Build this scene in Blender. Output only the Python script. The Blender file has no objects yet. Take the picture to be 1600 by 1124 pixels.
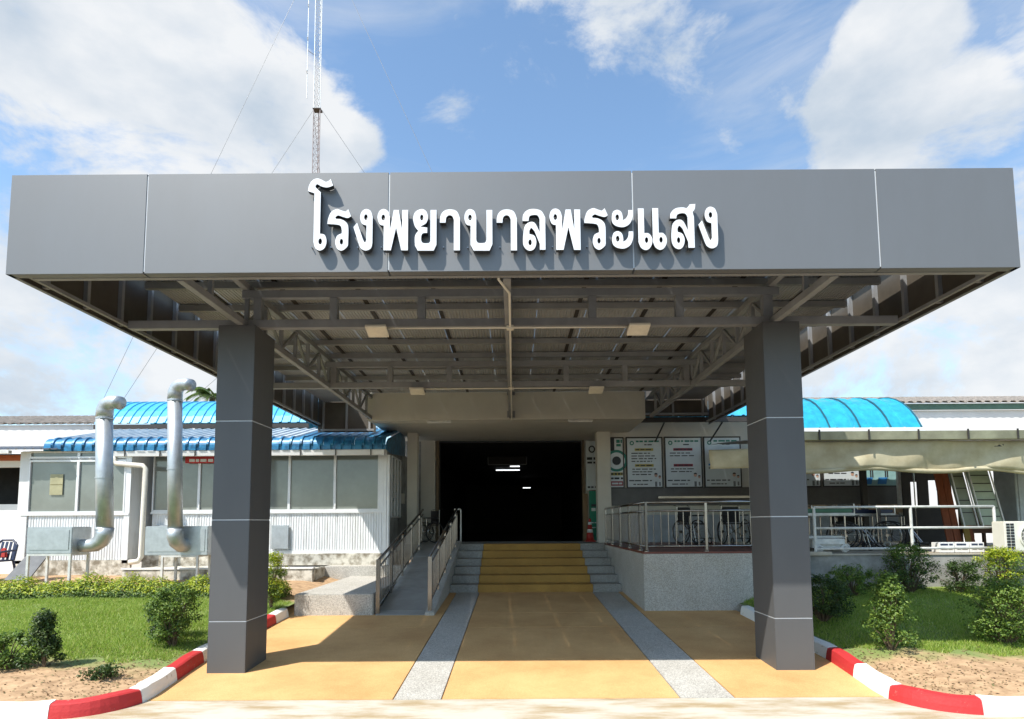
import bpy, bmesh, math, random
from math import sin, cos, pi, radians, sqrt
from mathutils import Vector, Matrix
import numpy as np
random.seed(7); rng = np.random.default_rng(7)
SC = bpy.context.scene
COL = SC.collection

# ------------------------------------------------------------------ camera
FPX = 950.0
cam_d = bpy.data.cameras.new('camera'); cam = bpy.data.objects.new('camera', cam_d); COL.objects.link(cam)
cam_d.sensor_fit = 'HORIZONTAL'; cam_d.sensor_width = 36.0; cam_d.lens = 36.0*FPX/1600.0
cam_d.shift_y = 175.7/1600.0
cam_d.clip_start = 0.05; cam_d.clip_end = 4000
YAW, PITCH, ROLL = -0.0023, 0.0839, 0.0061
# camera axes in world space
def cam_axes():
    cy, sy = cos(-YAW), sin(-YAW); cp, sp = cos(PITCH), sin(PITCH); cr, sr = cos(-ROLL), sin(-ROLL)
    def back(r, u, d):
        r, u = cr*r - sr*u, sr*r + cr*u
        y, z = cp*d - sp*u, sp*d + cp*u
        return Vector((cy*r - sy*y, sy*r + cy*y, z))
    return back(1,0,0), back(0,1,0), back(0,0,1)
ax, ay, az = cam_axes()
m3 = Matrix((ax, ay, -az)).transposed()
cam.matrix_world = Matrix.Translation((0.0, -7.4, 1.8017)) @ m3.to_4x4()
SC.camera = cam
# ------------------------------------------------------------------ light
SUN_D = Vector((2.28, 2.08, -4.287)).normalized()
ELEV = math.asin(-SUN_D.z); AZ = math.atan2(-SUN_D.x, -SUN_D.y)
sl = bpy.data.lights.new('sun', 'SUN'); sl.energy = 5.0; sl.angle = radians(0.55); sl.color = (1.0, 0.955, 0.88)
so = bpy.data.objects.new('sun', sl); COL.objects.link(so)
so.rotation_euler = SUN_D.to_track_quat('-Z', 'Y').to_euler(); so.location = (-20, -20, 40)
SC.view_settings.view_transform = 'Standard'; SC.view_settings.look = 'None'
SC.view_settings.gamma = 1.0; SC.view_settings.use_curve_mapping = False
SC.view_settings.exposure = 0.47
CLOUDS = [(60,110,330,.90), (250,150,330,.95), (330,50,260,.80), (420,130,190,.90), (440,210,170,.90), (500,225,110,1.0), (150,330,330,.80), (60,520,330,.85), (250,560,260,.75), (-250,300,500,.8),
          (1000,10,130,.66), (1090,95,110,.68), (1180,170,110,.68), (1230,225,90,.6), (870,20,150,.48), (1405,80,110,1.0), (1370,190,150,1.05), (1465,180,120,.85), (1550,185,70,.85), (1400,280,200,.90),
          (1480,500,300,.88), (1330,560,220,.76), (1650,430,260,.80), (1850,300,420,.6), (1610,20,70,.45), (760,120,160,.16)]
def build_world():
    w = bpy.data.worlds.new('World'); SC.world = w; w.use_nodes = True
    nt = w.node_tree; N = nt.nodes; L = nt.links; N.clear()
    out = N.new('ShaderNodeOutputWorld'); bg = N.new('ShaderNodeBackground'); bg.inputs[1].default_value = 0.095
    sky = N.new('ShaderNodeTexSky'); sky.sky_type = 'NISHITA'; sky.sun_disc = False
    sky.sun_elevation = ELEV; sky.sun_rotation = AZ % (2*pi); sky.air_density = 1.0; sky.dust_density = 0.6; sky.ozone_density = 1.6
    tc = N.new('ShaderNodeTexCoord')
    def math_(op, a, b=None, c=None, clamp=False):
        n = N.new('ShaderNodeMath'); n.operation = op; n.use_clamp = clamp
        for i, x in enumerate((a, b, c)):
            if x is None: continue
            if isinstance(x, (int, float)): n.inputs[i].default_value = x
            else: L.new(x, n.inputs[i])
        return n.outputs[0]
    # clouds: fractal noise whose cover is thicker in some directions
    mp = N.new('ShaderNodeMapping'); mp.inputs['Scale'].default_value = (1, 1, 1.55); mp.inputs['Location'].default_value = (3.1, 0.4, 1.7)
    L.new(tc.outputs['Generated'], mp.inputs[0])
    n1 = N.new('ShaderNodeTexNoise'); n1.inputs['Scale'].default_value = 4.2; n1.inputs['Detail'].default_value = 12
    n1.inputs['Roughness'].default_value = 0.64; n1.inputs['Distortion'].default_value = 0.35
    L.new(mp.outputs[0], n1.inputs['Vector'])
    noisec = math_('MULTIPLY_ADD', n1.outputs[0], 3.2, -1.98)
    cover = noisec
    # broad cloud banks, each given as a bearing, a size and how thick it is
    for px, py, rad, amp in CLOUDS:
        c = (ax*((px-800)/FPX) + ay*(-(py-737.7)/FPX) + az).normalized(); th = math.atan(rad/FPX)*.85
        vm = N.new('ShaderNodeVectorMath'); vm.operation = 'DOT_PRODUCT'; L.new(tc.outputs['Generated'], vm.inputs[0]); vm.inputs[1].default_value = c
        mr = N.new('ShaderNodeMapRange'); mr.interpolation_type = 'SMOOTHSTEP'
        mr.inputs[1].default_value = cos(th); mr.inputs[2].default_value = cos(th*.25); mr.inputs[3].default_value = 0; mr.inputs[4].default_value = amp
        L.new(vm.outputs['Value'], mr.inputs[0])
        cover = math_('MAXIMUM', cover, math_('ADD', noisec, mr.outputs[0]))
    ramp = N.new('ShaderNodeMapRange'); ramp.interpolation_type = 'SMOOTHSTEP'
    ramp.inputs[1].default_value = 0.0; ramp.inputs[2].default_value = 0.58; ramp.inputs[3].default_value = 0; ramp.inputs[4].default_value = 0.97
    L.new(cover, ramp.inputs[0])
    mp3 = N.new('ShaderNodeMapping'); mp3.inputs['Scale'].default_value = (1.0, 1.0, 3.2); mp3.inputs['Rotation'].default_value = (.3,.5,.2); L.new(tc.outputs['Generated'], mp3.inputs[0])
    n4 = N.new('ShaderNodeTexNoise'); n4.inputs['Scale'].default_value = 2.6; n4.inputs['Detail'].default_value = 10; n4.inputs['Roughness'].default_value = 0.6; n4.inputs['Distortion'].default_value = .8
    L.new(mp3.outputs[0], n4.inputs['Vector'])
    wisp = N.new('ShaderNodeMapRange'); wisp.interpolation_type = 'SMOOTHSTEP'; wisp.inputs[1].default_value = .44; wisp.inputs[2].default_value = .80; wisp.inputs[3].default_value = 0; wisp.inputs[4].default_value = .55
    L.new(n4.outputs[0], wisp.inputs[0])
    mask = math_('MAXIMUM', ramp.outputs[0], wisp.outputs[0])
    # cloud brightness: second, slightly shifted noise
    mp2 = N.new('ShaderNodeMapping'); mp2.inputs['Location'].default_value = (7.2, 1.3, 2.2); mp2.inputs['Scale'].default_value = (1, 1, 1.8)
    L.new(tc.outputs['Generated'], mp2.inputs[0])
    n2 = N.new('ShaderNodeTexNoise'); n2.inputs['Scale'].default_value = 5.0; n2.inputs['Detail'].default_value = 8; n2.inputs['Roughness'].default_value = 0.55
    L.new(mp2.outputs[0], n2.inputs['Vector'])
    cr = N.new('ShaderNodeValToRGB'); cr.color_ramp.elements[0].position = 0.33; cr.color_ramp.elements[1].position = 0.62
    cr.color_ramp.elements[0].color = (4.3, 5.0, 5.8, 1); cr.color_ramp.elements[1].color = (6.9, 7.05, 7.2, 1)
    L.new(n2.outputs[0], cr.inputs[0])
    mix = N.new('ShaderNodeMix'); mix.data_type = 'RGBA'
    L.new(mask, mix.inputs[0]); 
    hz = N.new('ShaderNodeMix'); hz.data_type = 'RGBA'; hz.blend_type = 'MULTIPLY'; hz.inputs[0].default_value = 1; hz.inputs[7].default_value = (1.9,2.05,2.0,1)
    L.new(sky.outputs[0], hz.inputs[6]); L.new(hz.outputs[2], mix.inputs[6]); L.new(cr.outputs[0], mix.inputs[7])
    L.new(mix.outputs[2], bg.inputs[0]); L.new(bg.outputs[0], out.inputs[0])
build_world()

# ------------------------------------------------------------------ materials
MATS = {}
def pm(name, col, rough=0.6, metal=0.0, var=0.12, scale=4.0, bump=0.0, bscale=60.0, col2=None, spec=0.5, stretch=None, trans=0.0, lo=0.35, hi=0.65):
    """principled material: colour drifts between col and col2 with fractal noise, optional fine bump"""
    if name in MATS: return MATS[name]
    m = bpy.data.materials.new(name); m.use_nodes = True; nt = m.node_tree; N = nt.nodes; L = nt.links
    b = N['Principled BSDF']
    b.inputs['Roughness'].default_value = rough; b.inputs['Metallic'].default_value = metal; b.inputs['Specular IOR Level'].default_value = spec
    if trans: b.inputs['Transmission Weight'].default_value = trans
    tc = N.new('ShaderNodeTexCoord'); src = tc.outputs['Object']
    if stretch:
        mp = N.new('ShaderNodeMapping'); mp.inputs['Scale'].default_value = stretch; L.new(src, mp.inputs[0]); src = mp.outputs[0]
    n = N.new('ShaderNodeTexNoise'); n.inputs['Scale'].default_value = scale; n.inputs['Detail'].default_value = 7; n.inputs['Roughness'].default_value = 0.62
    L.new(src, n.inputs['Vector'])
    r = N.new('ShaderNodeValToRGB'); r.color_ramp.elements[0].position = lo; r.color_ramp.elements[1].position = hi
    c2 = col2 if col2 else tuple(c*(1-var*2) for c in col)
    r.color_ramp.elements[0].color = (*c2, 1); r.color_ramp.elements[1].color = (*col, 1)
    L.new(n.outputs[0], r.inputs[0]); L.new(r.outputs[0], b.inputs['Base Color'])
    mr = N.new('ShaderNodeMapRange'); mr.inputs[3].default_value = min(1, rough*1.18); mr.inputs[4].default_value = rough*0.88
    L.new(n.outputs[0], mr.inputs[0]); L.new(mr.outputs[0], b.inputs['Roughness'])
    if bump:
        n2 = N.new('ShaderNodeTexNoise'); n2.inputs['Scale'].default_value = bscale; n2.inputs['Detail'].default_value = 4
        L.new(tc.outputs['Object'], n2.inputs['Vector'])
        bp = N.new('ShaderNodeBump'); bp.inputs['Strength'].default_value = bump; bp.inputs['Distance'].default_value = 0.01
        L.new(n2.outputs[0], bp.inputs['Height']); L.new(bp.outputs[0], b.inputs['Normal'])
    MATS[name] = m; return m
def speckle(name, c1, c2, c3, vscale=140, rough=0.8, bump=0.5, dirt=(0.75, 0.72, 0.66), dscale=1.3):
    """washed-gravel finish: voronoi pebbles of three tones with larger dirt patches"""
    m = bpy.data.materials.new(name); m.use_nodes = True; nt = m.node_tree; N = nt.nodes; L = nt.links
    b = N['Principled BSDF']; b.inputs['Roughness'].default_value = rough
    tc = N.new('ShaderNodeTexCoord')
    v = N.new('ShaderNodeTexVoronoi'); v.inputs['Scale'].default_value = vscale; L.new(tc.outputs['Object'], v.inputs['Vector'])
    r = N.new('ShaderNodeValToRGB'); r.color_ramp.interpolation = 'CONSTANT'
    e = r.color_ramp.elements; e[0].position = 0; e[0].color = (*c1, 1); e[1].position = 0.42; e[1].color = (*c2, 1)
    x = e.new(0.78); x.color = (*c3, 1)
    sp = N.new('ShaderNodeSeparateColor'); L.new(v.outputs['Color'], sp.inputs[0]); L.new(sp.outputs[0], r.inputs[0])
    n = N.new('ShaderNodeTexNoise'); n.inputs['Scale'].default_value = dscale; n.inputs['Detail'].default_value = 8; n.inputs['Roughness'].default_value = 0.65
    L.new(tc.outputs['Object'], n.inputs['Vector'])
    dr = N.new('ShaderNodeValToRGB'); dr.color_ramp.elements[0].position = 0.36; dr.color_ramp.elements[1].position = 0.62
    dr.color_ramp.elements[0].color = (*dirt, 1); dr.color_ramp.elements[1].color = (1, 1, 1, 1)
    L.new(n.outputs[0], dr.inputs[0])
    mx = N.new('ShaderNodeMix'); mx.data_type = 'RGBA'; mx.blend_type = 'MULTIPLY'; mx.inputs[0].default_value = 1
    L.new(r.outputs[0], mx.inputs[6]); L.new(dr.outputs[0], mx.inputs[7]); L.new(mx.outputs[2], b.inputs['Base Color'])
    bp = N.new('ShaderNodeBump'); bp.inputs['Strength'].default_value = bump; bp.inputs['Distance'].default_value = 0.004; bp.invert = True
    L.new(v.outputs['Distance'], bp.inputs['Height']); L.new(bp.outputs[0], b.inputs['Normal'])
    MATS[name] = m; return m
def leafmat(name, cols, transl=0.35, rough=0.5):
    m = bpy.data.materials.new(name); m.use_nodes = True; nt = m.node_tree; N = nt.nodes; L = nt.links
    b = N['Principled BSDF']; b.inputs['Roughness'].default_value = rough
    g = N.new('ShaderNodeNewGeometry'); r = N.new('ShaderNodeValToRGB')
    e = r.color_ramp.elements
    e[0].position = 0; e[0].color = (*cols[0], 1); e[1].position = 1; e[1].color = (*cols[-1], 1)
    for i, c in enumerate(cols[1:-1]):
        x = e.new((i+1)/(len(cols)-1)); x.color = (*c, 1)
    L.new(g.outputs['Random Per Island'], r.inputs[0]); L.new(r.outputs[0], b.inputs['Base Color'])
    t = N.new('ShaderNodeBsdfTranslucent'); L.new(r.outputs[0], t.inputs[0])
    mx = N.new('ShaderNodeMixShader'); mx.inputs[0].default_value = transl
    L.new(b.outputs[0], mx.inputs[1]); L.new(t.outputs[0], mx.inputs[2]); L.new(mx.outputs[0], N['Material Output'].inputs[0])
    MATS[name] = m; return m
def emit(name, col, s):
    m = bpy.data.materials.new(name); m.use_nodes = True; b = m.node_tree.nodes['Principled BSDF']
    b.inputs['Emission Color'].default_value = (*col, 1); b.inputs['Emission Strength'].default_value = s; MATS[name] = m; return m

ACP = pm('grey_composite_panel', (.196,.200,.202), .48, .36, .025, 1.6, spec=.4, bump=.10, bscale=1.1, stretch=(1.4,1.4,.5))
ACPC = pm('shaded_composite_panel', (.112,.115,.118), .48, .25, .03, 1.6, spec=.35, bump=.10, bscale=1.1, stretch=(1.4,1.4,.5))  # same cladding as the fascia, colour darkened for the shade on the columns
ACPB = pm('panel_back', (.10,.085,.065), .6, .0, .15, 2)
SEAL = pm('pale_sealant', (.60,.62,.63), .5, 0, .05)
STEEL = pm('grey_painted_steel', (.30,.305,.31), .55, .1, .10, 3, bump=.08, bscale=40)
DSTEEL = pm('dark_steel', (.05,.045,.04), .6, .2, .1)
ROOFM = pm('zinc_roof_sheet', (.43,.44,.455), .5, .25, .10, 1.5)
WHITE = pm('white_letter_paint', (.86,.87,.88), .35, 0, .02, 3)
LSIDE = pm('shaded_letter_side', (.05,.052,.055), .4, .2, .05)  # near-black colour paints the shade on the sides of the white letters
PVC = pm('cream_pvc', (.74,.70,.60), .45, 0, .05)
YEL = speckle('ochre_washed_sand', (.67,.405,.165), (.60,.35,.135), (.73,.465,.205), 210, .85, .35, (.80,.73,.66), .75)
YSTEP = speckle('shaded_golden_steps', (.42,.235,.045), (.37,.20,.035), (.47,.275,.06), 160, .7, .3, (.80,.76,.70), 1.4)  # golden steps, colour also darkened as light falls off toward the door
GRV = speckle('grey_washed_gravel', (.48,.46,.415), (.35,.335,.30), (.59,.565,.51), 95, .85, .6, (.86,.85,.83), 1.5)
GRVW = speckle('grey_washed_gravel_wall', (.47,.45,.405), (.37,.35,.315), (.57,.55,.495), 95, .85, .6, (.86,.84,.80), 1.2)
GRVS = speckle('shaded_gravel_steps', (.33,.325,.305), (.25,.245,.23), (.40,.395,.365), 90, .85, .5, (.80,.78,.75), 1.5)  # grey gravel with the shade on the steps put into its colour
CONC = pm('weathered_concrete', (.50,.455,.37), .9, 0, .2, 1.6, bump=.35, bscale=90, col2=(.33,.27,.19))
RAMPC = pm('ramp_concrete', (.34,.33,.30), .8, 0, .12, 2.2, bump=.2, bscale=70)
PLINTH = pm('stained_plinth', (.62,.59,.51), .9, 0, .2, 5, bump=.4, bscale=30, col2=(.22,.19,.14), lo=.38, hi=.58)
GWALL = pm('grey_render', (.36,.35,.32), .9, 0, .2, 3, bump=.2, col2=(.20,.19,.17))
CREAM = pm('cream_wall_paint', (.60,.575,.50), .8, 0, .05, 1.5, bump=.05)
WWALL = pm('white_wall_paint', (.78,.78,.76), .8, 0, .06, 1.2)
CLAD = pm('white_ribbed_cladding', (.74,.76,.77), .5, 0, .1, 3, stretch=(3,3,.5), col2=(.60,.605,.59), lo=.30, hi=.55)
ALU = pm('white_aluminium', (.76,.77,.77), .4, .1, .04)
GLASS = pm('frosted_film_glass', (.20,.225,.21), .09, 0, .14, 1.1, spec=.7, bump=.02, bscale=2.0)
DGLASS = pm('dark_glass', (.015,.016,.017), .15, 0, .05)
BLUE = pm('blue_roof_sheet', (.025,.20,.38), .36, .1, .16, 7, col2=(.012,.09,.19), lo=.38, hi=.58)
BLUE2 = pm('sky_blue_roof_sheet', (.055,.40,.64), .4, .05, .10, 4, col2=(.045,.33,.55))
CYAN = pm('cyan_polycarbonate', (.025,.36,.52), .35, 0, .14, 5)
GALV = pm('galvanised_duct', (.52,.55,.56), .45, .7, .09, 7)
STAIN = pm('stainless_steel', (.33,.315,.30), .2, .95, .06, 6)
WSTEEL = pm('white_painted_steel', (.66,.66,.62), .5, 0, .12, 8)
RED = pm('red_kerb_paint', (.47,.025,.026), .65, 0, .22, 16, bump=.35, bscale=40, col2=(.36,.20,.16), lo=.315, hi=.355)
WKERB = pm('white_kerb_paint', (.80,.79,.75), .7, 0, .12, 13, bump=.3, bscale=40, col2=(.46,.41,.33), lo=.31, hi=.37)
RTILE = pm('red_floor_tile', (.20,.055,.035), .4, 0, .15, 5)
SOIL = pm('sandy_soil', (.46,.30,.17), .95, 0, .25, 2.2, bump=.6, bscale=45, col2=(.27,.17,.09))
TURF = pm('turf_soil', (.075,.105,.03), .95, 0, .3, 6, bump=.5, bscale=50)
ASPH = pm('road_concrete', (.54,.49,.405), .9, 0, .2, 2.4, bump=.45, bscale=120, col2=(.36,.27,.15), stretch=(.5,1.6,1), lo=.36, hi=.56)
TARP = pm('beige_tarpaulin', (.50,.455,.31), .75, 0, .12, 2.2, bump=.25, bscale=12, col2=(.36,.31,.19))
CEMT = pm('old_cement_tile', (.30,.26,.22), .95, 0, .3, 6, bump=.3, col2=(.13,.115,.10))
TAN = pm('tan_counter', (.50,.36,.22), .6, 0, .1)
BLACK = pm('black_rubber', (.018,.018,.02), .6, 0, .1)
NAVY = pm('navy_vinyl', (.018,.03,.075), .45, 0, .1)
GREENV = pm('green_vinyl', (.05,.16,.09), .5, 0, .1)
SAGE = pm('sage_plastic', (.36,.42,.31), .5, 0, .08)
ORNG = pm('orange_brown_board', (.34,.085,.025), .6, 0, .2, 3, stretch=(8,8,.5))
OCHR = pm('ochre_board', (.38,.24,.04), .6, 0, .15)
ACW = pm('ivory_enamel', (.72,.70,.61), .45, 0, .04)
DARKIN = pm('painted_dark_interior', (.03,.029,.027), .8, 0, .1)  # near-black colour stands in for the lack of light indoors
TUBE = emit('lit_tube', (.92,.96,1.0), 2.2)
PAPER = pm('poster_white', (.62,.68,.70), .45, 0, .04)
INK = pm('ink_dark', (.035,.04,.05), .6); INKG = pm('ink_green', (.03,.22,.17), .6); INKY = pm('ink_yellow', (.50,.42,.08), .6); INKR = pm('ink_red', (.33,.03,.05), .6)
INKB = pm('ink_blue', (.03,.22,.55), .6); SKINP = pm('ink_peach', (.62,.38,.28), .6); TEAL = pm('ink_teal', (.30,.52,.52), .6)
GREENB = pm('green_banner', (.02,.24,.15), .6)
CONEC = pm('cone_red', (.45,.03,.02), .5)
BARK = pm('bark', (.14,.10,.06), .9, 0, .2, 20)
MASTW = pm('mast_white', (.62,.66,.68), .5, .3, .05); MASTR = pm('mast_red', (.33,.28,.275), .6, .1, .1)
WIRE = pm('guy_wire_steel', (.24,.25,.26), .5, .5)
L_DK = leafmat('leaf_dark', [(.018,.040,.010), (.035,.075,.015), (.06,.11,.02), (.10,.15,.03)])
L_MD = leafmat('leaf_mid', [(.04,.085,.016), (.09,.17,.025), (.15,.24,.035), (.23,.31,.05)])
L_YG = leafmat('leaf_yellow_green', [(.12,.20,.012), (.28,.37,.018), (.42,.48,.022), (.54,.55,.04)])
L_GR = leafmat('grass_blade', [(.17,.27,.035), (.25,.38,.045), (.34,.46,.07), (.52,.52,.17)], .45)
L_PM = leafmat('palm_leaf', [(.04,.09,.015), (.09,.16,.025), (.16,.22,.05)])

# ------------------------------------------------------------------ mesh helpers
ORG = {}
def tag(o, label=None, cat=None, group=None, kind=None):
    if label: o['label'] = label
    if cat: o['category'] = cat
    if group: o['group'] = group
    if kind: o['kind'] = kind
    return o
def thing(name, label, cat, loc=(0,0,0), rotz=0, group=None, local=False):
    o = bpy.data.objects.new(name, None); COL.objects.link(o); o.empty_display_size = .1
    o.location = loc; o.rotation_euler = (0,0,rotz); tag(o, label, cat, group)
    ORG[o.name] = Vector((0,0,0)) if local else Vector(loc)
    return o
class MB:
    def __init__(s): s.v = []; s.f = []; s.m = []
    def add(s, vs, fs, m=0):
        o = len(s.v); s.v += [tuple(v) for v in vs]; s.f += [tuple(i+o for i in f) for f in fs]; s.m += [m]*len(fs); return s
    def hexa(s, p, m=0):
        return s.add(p, [(3,2,1,0),(4,5,6,7),(0,1,5,4),(1,2,6,5),(2,3,7,6),(3,0,4,7)], m)
    def box(s, x0,x1,y0,y1,z0,z1, m=0):
        return s.hexa([(x0,y0,z0),(x1,y0,z0),(x1,y1,z0),(x0,y1,z0),(x0,y0,z1),(x1,y0,z1),(x1,y1,z1),(x0,y1,z1)], m)
    def bar(s, p, q, w, h, m=0, up=(0,0,1)):
        p = Vector(p); q = Vector(q); d = (q-p).normalized(); u = Vector(up)
        if abs(d.dot(u)) > .98: u = Vector((0,1,0))
        a = d.cross(u).normalized(); b = a.cross(d).normalized(); a = a*w/2; b = b*h/2
        return s.hexa([p-a-b, p+a-b, q+a-b, q-a-b, p-a+b, p+a+b, q+a+b, q-a+b], m)
    def tube(s, pts, r, n=10, m=0, closed=False):
        pts = [Vector(p) for p in pts]; k = len(pts); rs = r if isinstance(r, (list,tuple)) else [r]*k
        vs = []; a = None
        for i, p in enumerate(pts):
            if closed: d = (pts[(i+1)%k]-pts[i-1])
            else: d = pts[min(i+1,k-1)]-pts[max(i-1,0)]
            d.normalize()
            if a is None:
                u = Vector((0,0,1)) if abs(d.z) < .9 else Vector((0,1,0)); a = d.cross(u).normalized()
            else: a = (a - d*a.dot(d)).normalized()
            b = d.cross(a)
            for j in range(n):
                t = 2*pi*j/n; vs.append(p + (a*cos(t)+b*sin(t))*rs[i])
        fs = []
        for i in range(k if closed else k-1):
            i2 = (i+1)%k
            for j in range(n): fs.append((i*n+j, i*n+(j+1)%n, i2*n+(j+1)%n, i2*n+j))
        if not closed: fs += [tuple(range(n-1,-1,-1)), tuple(range((k-1)*n, k*n))]
        return s.add(vs, fs, m)
    def prism(s, poly, axis, a0, a1, m=0):
        k = len(poly)
        def P(p, a): return {'x': (a,p[0],p[1]), 'y': (p[0],a,p[1]), 'z': (p[0],p[1],a)}[axis]
        vs = [P(p,a0) for p in poly]+[P(p,a1) for p in poly]
        return s.add(vs, [tuple(range(k)), tuple(range(2*k-1,k-1,-1))]+[(i,(i+1)%k,(i+1)%k+k,i+k) for i in range(k)], m)
    def lathe(s, prof, c=(0,0,0), n=20, m=0):
        vs = []; k = len(prof)
        for r, z in prof:
            for j in range(n): vs.append((c[0]+r*cos(2*pi*j/n), c[1]+r*sin(2*pi*j/n), c[2]+z))
        fs = [(i*n+j, i*n+(j+1)%n, (i+1)*n+(j+1)%n, (i+1)*n+j) for i in range(k-1) for j in range(n)]
        return s.add(vs, fs+[tuple(range(n-1,-1,-1)), tuple(range((k-1)*n,k*n))], m)
    def quad(s, a,b,c,d, m=0): return s.add([a,b,c,d], [(0,1,2,3)], m)
    def build(s, name, mats, parent=None, bevel=0.0, smooth=False, solid=0.0, kind=None):
        off = ORG.get(parent.name, Vector((0,0,0))) if parent else Vector((0,0,0))
        me = bpy.data.meshes.new(name); me.from_pydata([(v[0]-off.x, v[1]-off.y, v[2]-off.z) for v in s.v], [], s.f)
        mats = mats if isinstance(mats, (list,tuple)) else [mats]
        for m in mats: me.materials.append(m)
        me.polygons.foreach_set('material_index', s.m)
        bm = bmesh.new(); bm.from_mesh(me)
        bmesh.ops.recalc_face_normals(bm, faces=bm.faces)
        if bevel: bmesh.ops.bevel(bm, geom=bm.edges[:], offset=bevel, segments=2, affect='EDGES', clamp_overlap=True)
        bm.to_mesh(me); bm.free()
        if smooth: me.shade_smooth()
        me.update()
        o = bpy.data.objects.new(name, me); COL.objects.link(o)
        if parent: o.parent = parent
        ORG[o.name] = off
        if solid:
            md = o.modifiers.new('thickness', 'SOLIDIFY'); md.thickness = solid; md.offset = 0
        if kind: o['kind'] = kind
        return o
def box(name, mat, parent, *a, bevel=0.0):
    return MB().box(*a).build(name, mat, parent, bevel)
def share(src, name, parent, loc):
    o = bpy.data.objects.new(name, src.data); COL.objects.link(o); o.parent = parent; o.location = loc; return o
def copy_tree(o, parent=None):
    c = o.copy(); COL.objects.link(c); c.parent = parent
    ORG[c.name] = ORG.get(o.name, Vector((0,0,0)))
    for ch in list(o.children): copy_tree(ch, c)
    return c
def corrugated(mb, x0, x1, path, pitch=.25, top=.05, h=.03, m=0):
    """ribbed sheet: ribs run along path (list of (y,z)), repeat along x"""
    xs = []; x = x0
    while x < x1-1e-6:
        for dx, hh in ((0,0),(pitch-top*1.8,0),(pitch-top*1.4,h),(pitch-top*.4,h)):
            if x+dx <= x1: xs.append((x+dx, hh))
        x += pitch
    xs.append((x1, 0)); n = len(xs); vs = []
    for i, (y, z) in enumerate(path):
        a = path[max(i-1,0)]; b = path[min(i+1,len(path)-1)]
        ty, tz = b[0]-a[0], b[1]-a[1]; l = sqrt(ty*ty+tz*tz); ny, nz = -tz/l, ty/l
        if nz < -0.2: ny, nz = -ny, -nz
        for xx, hh in xs: vs.append((xx, y+ny*hh, z+nz*hh))
    return mb.add(vs, [(i*n+j, i*n+j+1, (i+1)*n+j+1, (i+1)*n+j) for i in range(len(path)-1) for j in range(n-1)], m)

# ------------------------------------------------------------------ ground
def gz(y): return .043*(y+.97)                      # driveway under the canopy rises to the steps
def lzl(y): return .13+.055*(max(y,-1.6)+1.6)       # left lawn
def lzr(y): return .13+.085*(max(y,-1.6)+1.6)       # right lawn
g = MB(); g.quad((-900,-300,-.06),(900,-300,-.06),(900,1500,-.06),(-900,1500,-.06))
tag(g.build('ground', SOIL), kind='structure')
g = MB(); g.quad((-60,-3.0,-.004),(60,-3.0,-.004),(60,-.965,-.004),(-60,-.965,-.004))
tag(g.build('pavement', ASPH), kind='structure')
g = MB(); g.quad((-60,-40,-.012),(60,-40,-.012),(60,-3.0,-.012),(-60,-3.0,-.012))
tag(g.build('road', pm('unseen_dark_asphalt', (.07,.068,.064), .9, 0, .15, 3, bump=.4, bscale=120)), kind='structure')  # dark surface out of view, added to cut bounce light on the columns
# driveway slabs: ochre bays between two grey bands
drv = MB(); drv.hexa([(-4.3,-.955,-.30),(4.3,-.955,-.30),(4.3,6.2,-.10),(-4.3,6.2,-.10),(-4.3,-.955,-.02),(4.3,-.955,-.02),(4.3,6.2,gz(6.2)-.02),(-4.3,6.2,gz(6.2)-.02)])
drv = tag(drv.build('driveway', pm('joint_mortar', (.42,.30,.15), .9)), kind='structure')
bays = [(-4.02,-1.262,YEL), (-1.250,-.762,GRV), (-.750,1.698,YEL), (1.71,2.262,GRV), (2.274,4.02,YEL)]
ys = [-.965, .56, 2.47, 3.66, 6.02]
for bi, (x0, x1, mt) in enumerate(bays):
    for k in range(4):
        y0, y1 = ys[k]+.004, ys[k+1]-.004
        if mt is GRV and k < 3 and k > 0: pass
        MB().hexa([(x0,y0,gz(y0)-.08),(x1,y0,gz(y0)-.08),(x1,y1,gz(y1)-.08),(x0,y1,gz(y1)-.08),(x0,y0,gz(y0)),(x1,y0,gz(y0)),(x1,y1,gz(y1)),(x0,y1,gz(y1))]).build('paving_slab', mt, drv, bevel=.003)
# lawns as gently rising earth
KOFF = [(-5.6,-1.53),(-4.42,-1.49),(-4.13,-1.40),(-3.98,-1.23),(-3.90,-1.02),(-3.98,-.28),(-4.07,.49),(-4.07,3.42),(-4.07,8.3)]
def kerb_x(y): return float(np.interp(y, [p[1] for p in KOFF], [p[0] for p in KOFF]))
def lawn_z(x, y, f):
    kx = -kerb_x(y); d = max(0.0, abs(x)-kx); t = min(1.0, d/.7); t = t*t*(3-2*t)
    kt = (max(-.02, gz(y)-.02) if y > -.9 else -.03)+.150
    return kt*(1-t)+(f(y)+.012*sin(3*x+y*2)+.01*sin(5*y-x))*t
def lawn(name, xs, f, sgn):
    mb = MB(); nx = 34; vs = []
    y_ = np.concatenate([np.linspace(-1.53,-1.0,14), np.linspace(-.85,8.2,26)]); ny = len(y_)
    for y in y_:
        kx = -kerb_x(y)
        for t in np.linspace(0, 1, nx):
            x = sgn*(kx + (t**1.8)*xs); vs.append((x, y, lawn_z(x, y, f)))
    mb.add(vs, [(j*nx+i, j*nx+i+1, (j+1)*nx+i+1, (j+1)*nx+i) for j in range(ny-1) for i in range(nx-1)])
    o = mb.build(name, LAWNM, smooth=True); return tag(o, kind='structure')
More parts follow.
